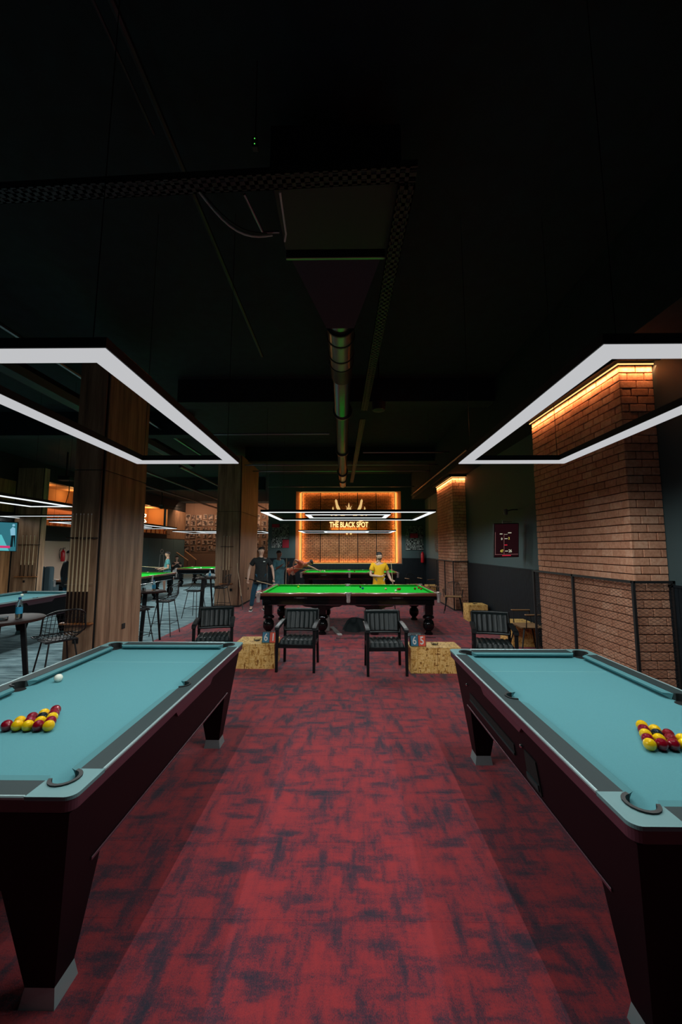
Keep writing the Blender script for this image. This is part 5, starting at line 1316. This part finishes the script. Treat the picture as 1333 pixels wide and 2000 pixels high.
pipe([(-1.45, .95, 4.93), (-1.46, 2.6, 4.93)], .012, 'slim cable beside the thin conduit at top left', name='ceiling_cable', cat='cable')
pipe([(-4.6, 2.5, 4.75), (-4.6, 12.0, 4.75)], .035, 'green lit pipe over the left side of the near hall', 'alum')
pipe([(-5.2, 2.5, 4.6), (-5.2, 12.5, 4.6)], .16, 'wide round duct over the left side of the near hall', 'plenum', 'duct')
for k, (y, z, x0, x1) in enumerate(((9.0, 4.55, -3.3, -.4), (10.8, 4.55, .5, 3.0), (12.2, 4.50, -3.3, 3.0), (13.3, 4.52, -3.3, 3.0), (16.4, 4.47, -3.4, 3.0))):
    pipe([(x0, y, z), (x1, y, z)], .022, ['cross pipe left of the duct', 'cross pipe right of the duct', 'full width cross pipe nearer than the last two', 'middle full width cross pipe', 'last cross pipe right before the brick panel'][k], 'alum')
for k, x in enumerate((-5.6, -7.2, -8.8)):
    pipe([(x, 12.6, 4.55), (x, 27.5, 4.55)], .05, ['nearest', 'middle', 'farthest'][k] + ' of three metal pipes along the left hall ceiling', 'alum')
pipe([(2.92, 9.0, 4.15), (2.92, 16.8, 4.15)], .03, 'pipe along the soffit over the far brick pillar', 'alum')
def sag(p0, p1, drop, n=10): 
    a, b_ = Vector(p0), Vector(p1); return [a.lerp(b_, i/n) - Vector((0,0,drop*math.sin(PI*i/n))) for i in range(n+1)]
pipe(sag((-1.12, 2.66, 4.5), (-.62, 2.98, 4.42), .14), .008, 'sagging grey cable left of the air unit', 'net', 'cable', 'loose cables under the ceiling', 'ceiling_cable')
pipe(sag((-1.10, 2.66, 4.5), (-.66, 2.96, 4.42), .10), .006, 'second sagging cable just above the first, left of the air unit', 'tray', 'cable', 'loose cables under the ceiling', 'ceiling_cable')
pipe([(-.78, 2.68, 4.5), (-.70, 2.98, 4.45), (-.56, 2.98, 4.45)], .012, 'green lit bent conduit left of the air unit', 'alum', 'conduit', 'loose cables under the ceiling', 'ceiling_conduit')
pipe([(-.48, 2.55, 4.38), (-.49, 2.90, 4.36), (-.52, 3.02, 4.40)], .008, 'short pale cable tail hanging at the left of the air unit', 'net', 'cable', 'loose cables under the ceiling', 'ceiling_cable')
pj = empty('track_speaker', (.58, 6.5, 4.28), 0, 'small black round speaker hung beside the duct', 'speaker')
MB().lathe([(.06, -.10), (.11, -.08), (.12, .05), (.05, .12), (.015, .14), (.015, ZC-4.28)], 0, 0, 16).build('body', M['black'], pj, True)
el = empty('exit_indicator', (-.62, 2.36, 4.55), 0, 'tiny green indicator box above the cross cable tray', 'indicator')
MB().rbox(-.02, .02, -.02, .02, -.04, .04, .004).tube([(0,0,.04),(0,0,ZC-4.55)],.004,5).build('box', M['black'], el); MB().sphere((0, -.02, -.02), .004, 6, 4).sphere((0, -.02, .02), .004, 6, 4).build('green_lamp', emis('green_led', (.1, .8, .1), 1.0), el)
sm = empty('smoke_detector', (.42, 1.52, ZC-.04), 0, 'pale pointed sprinkler head on the ceiling at top right of centre', 'sprinkler')
MB().lathe([(.03, .04), (.025, .0), (.012, -.03), (.002, -.07)], 0, 0, 10).build('head', M['white'], sm, True)
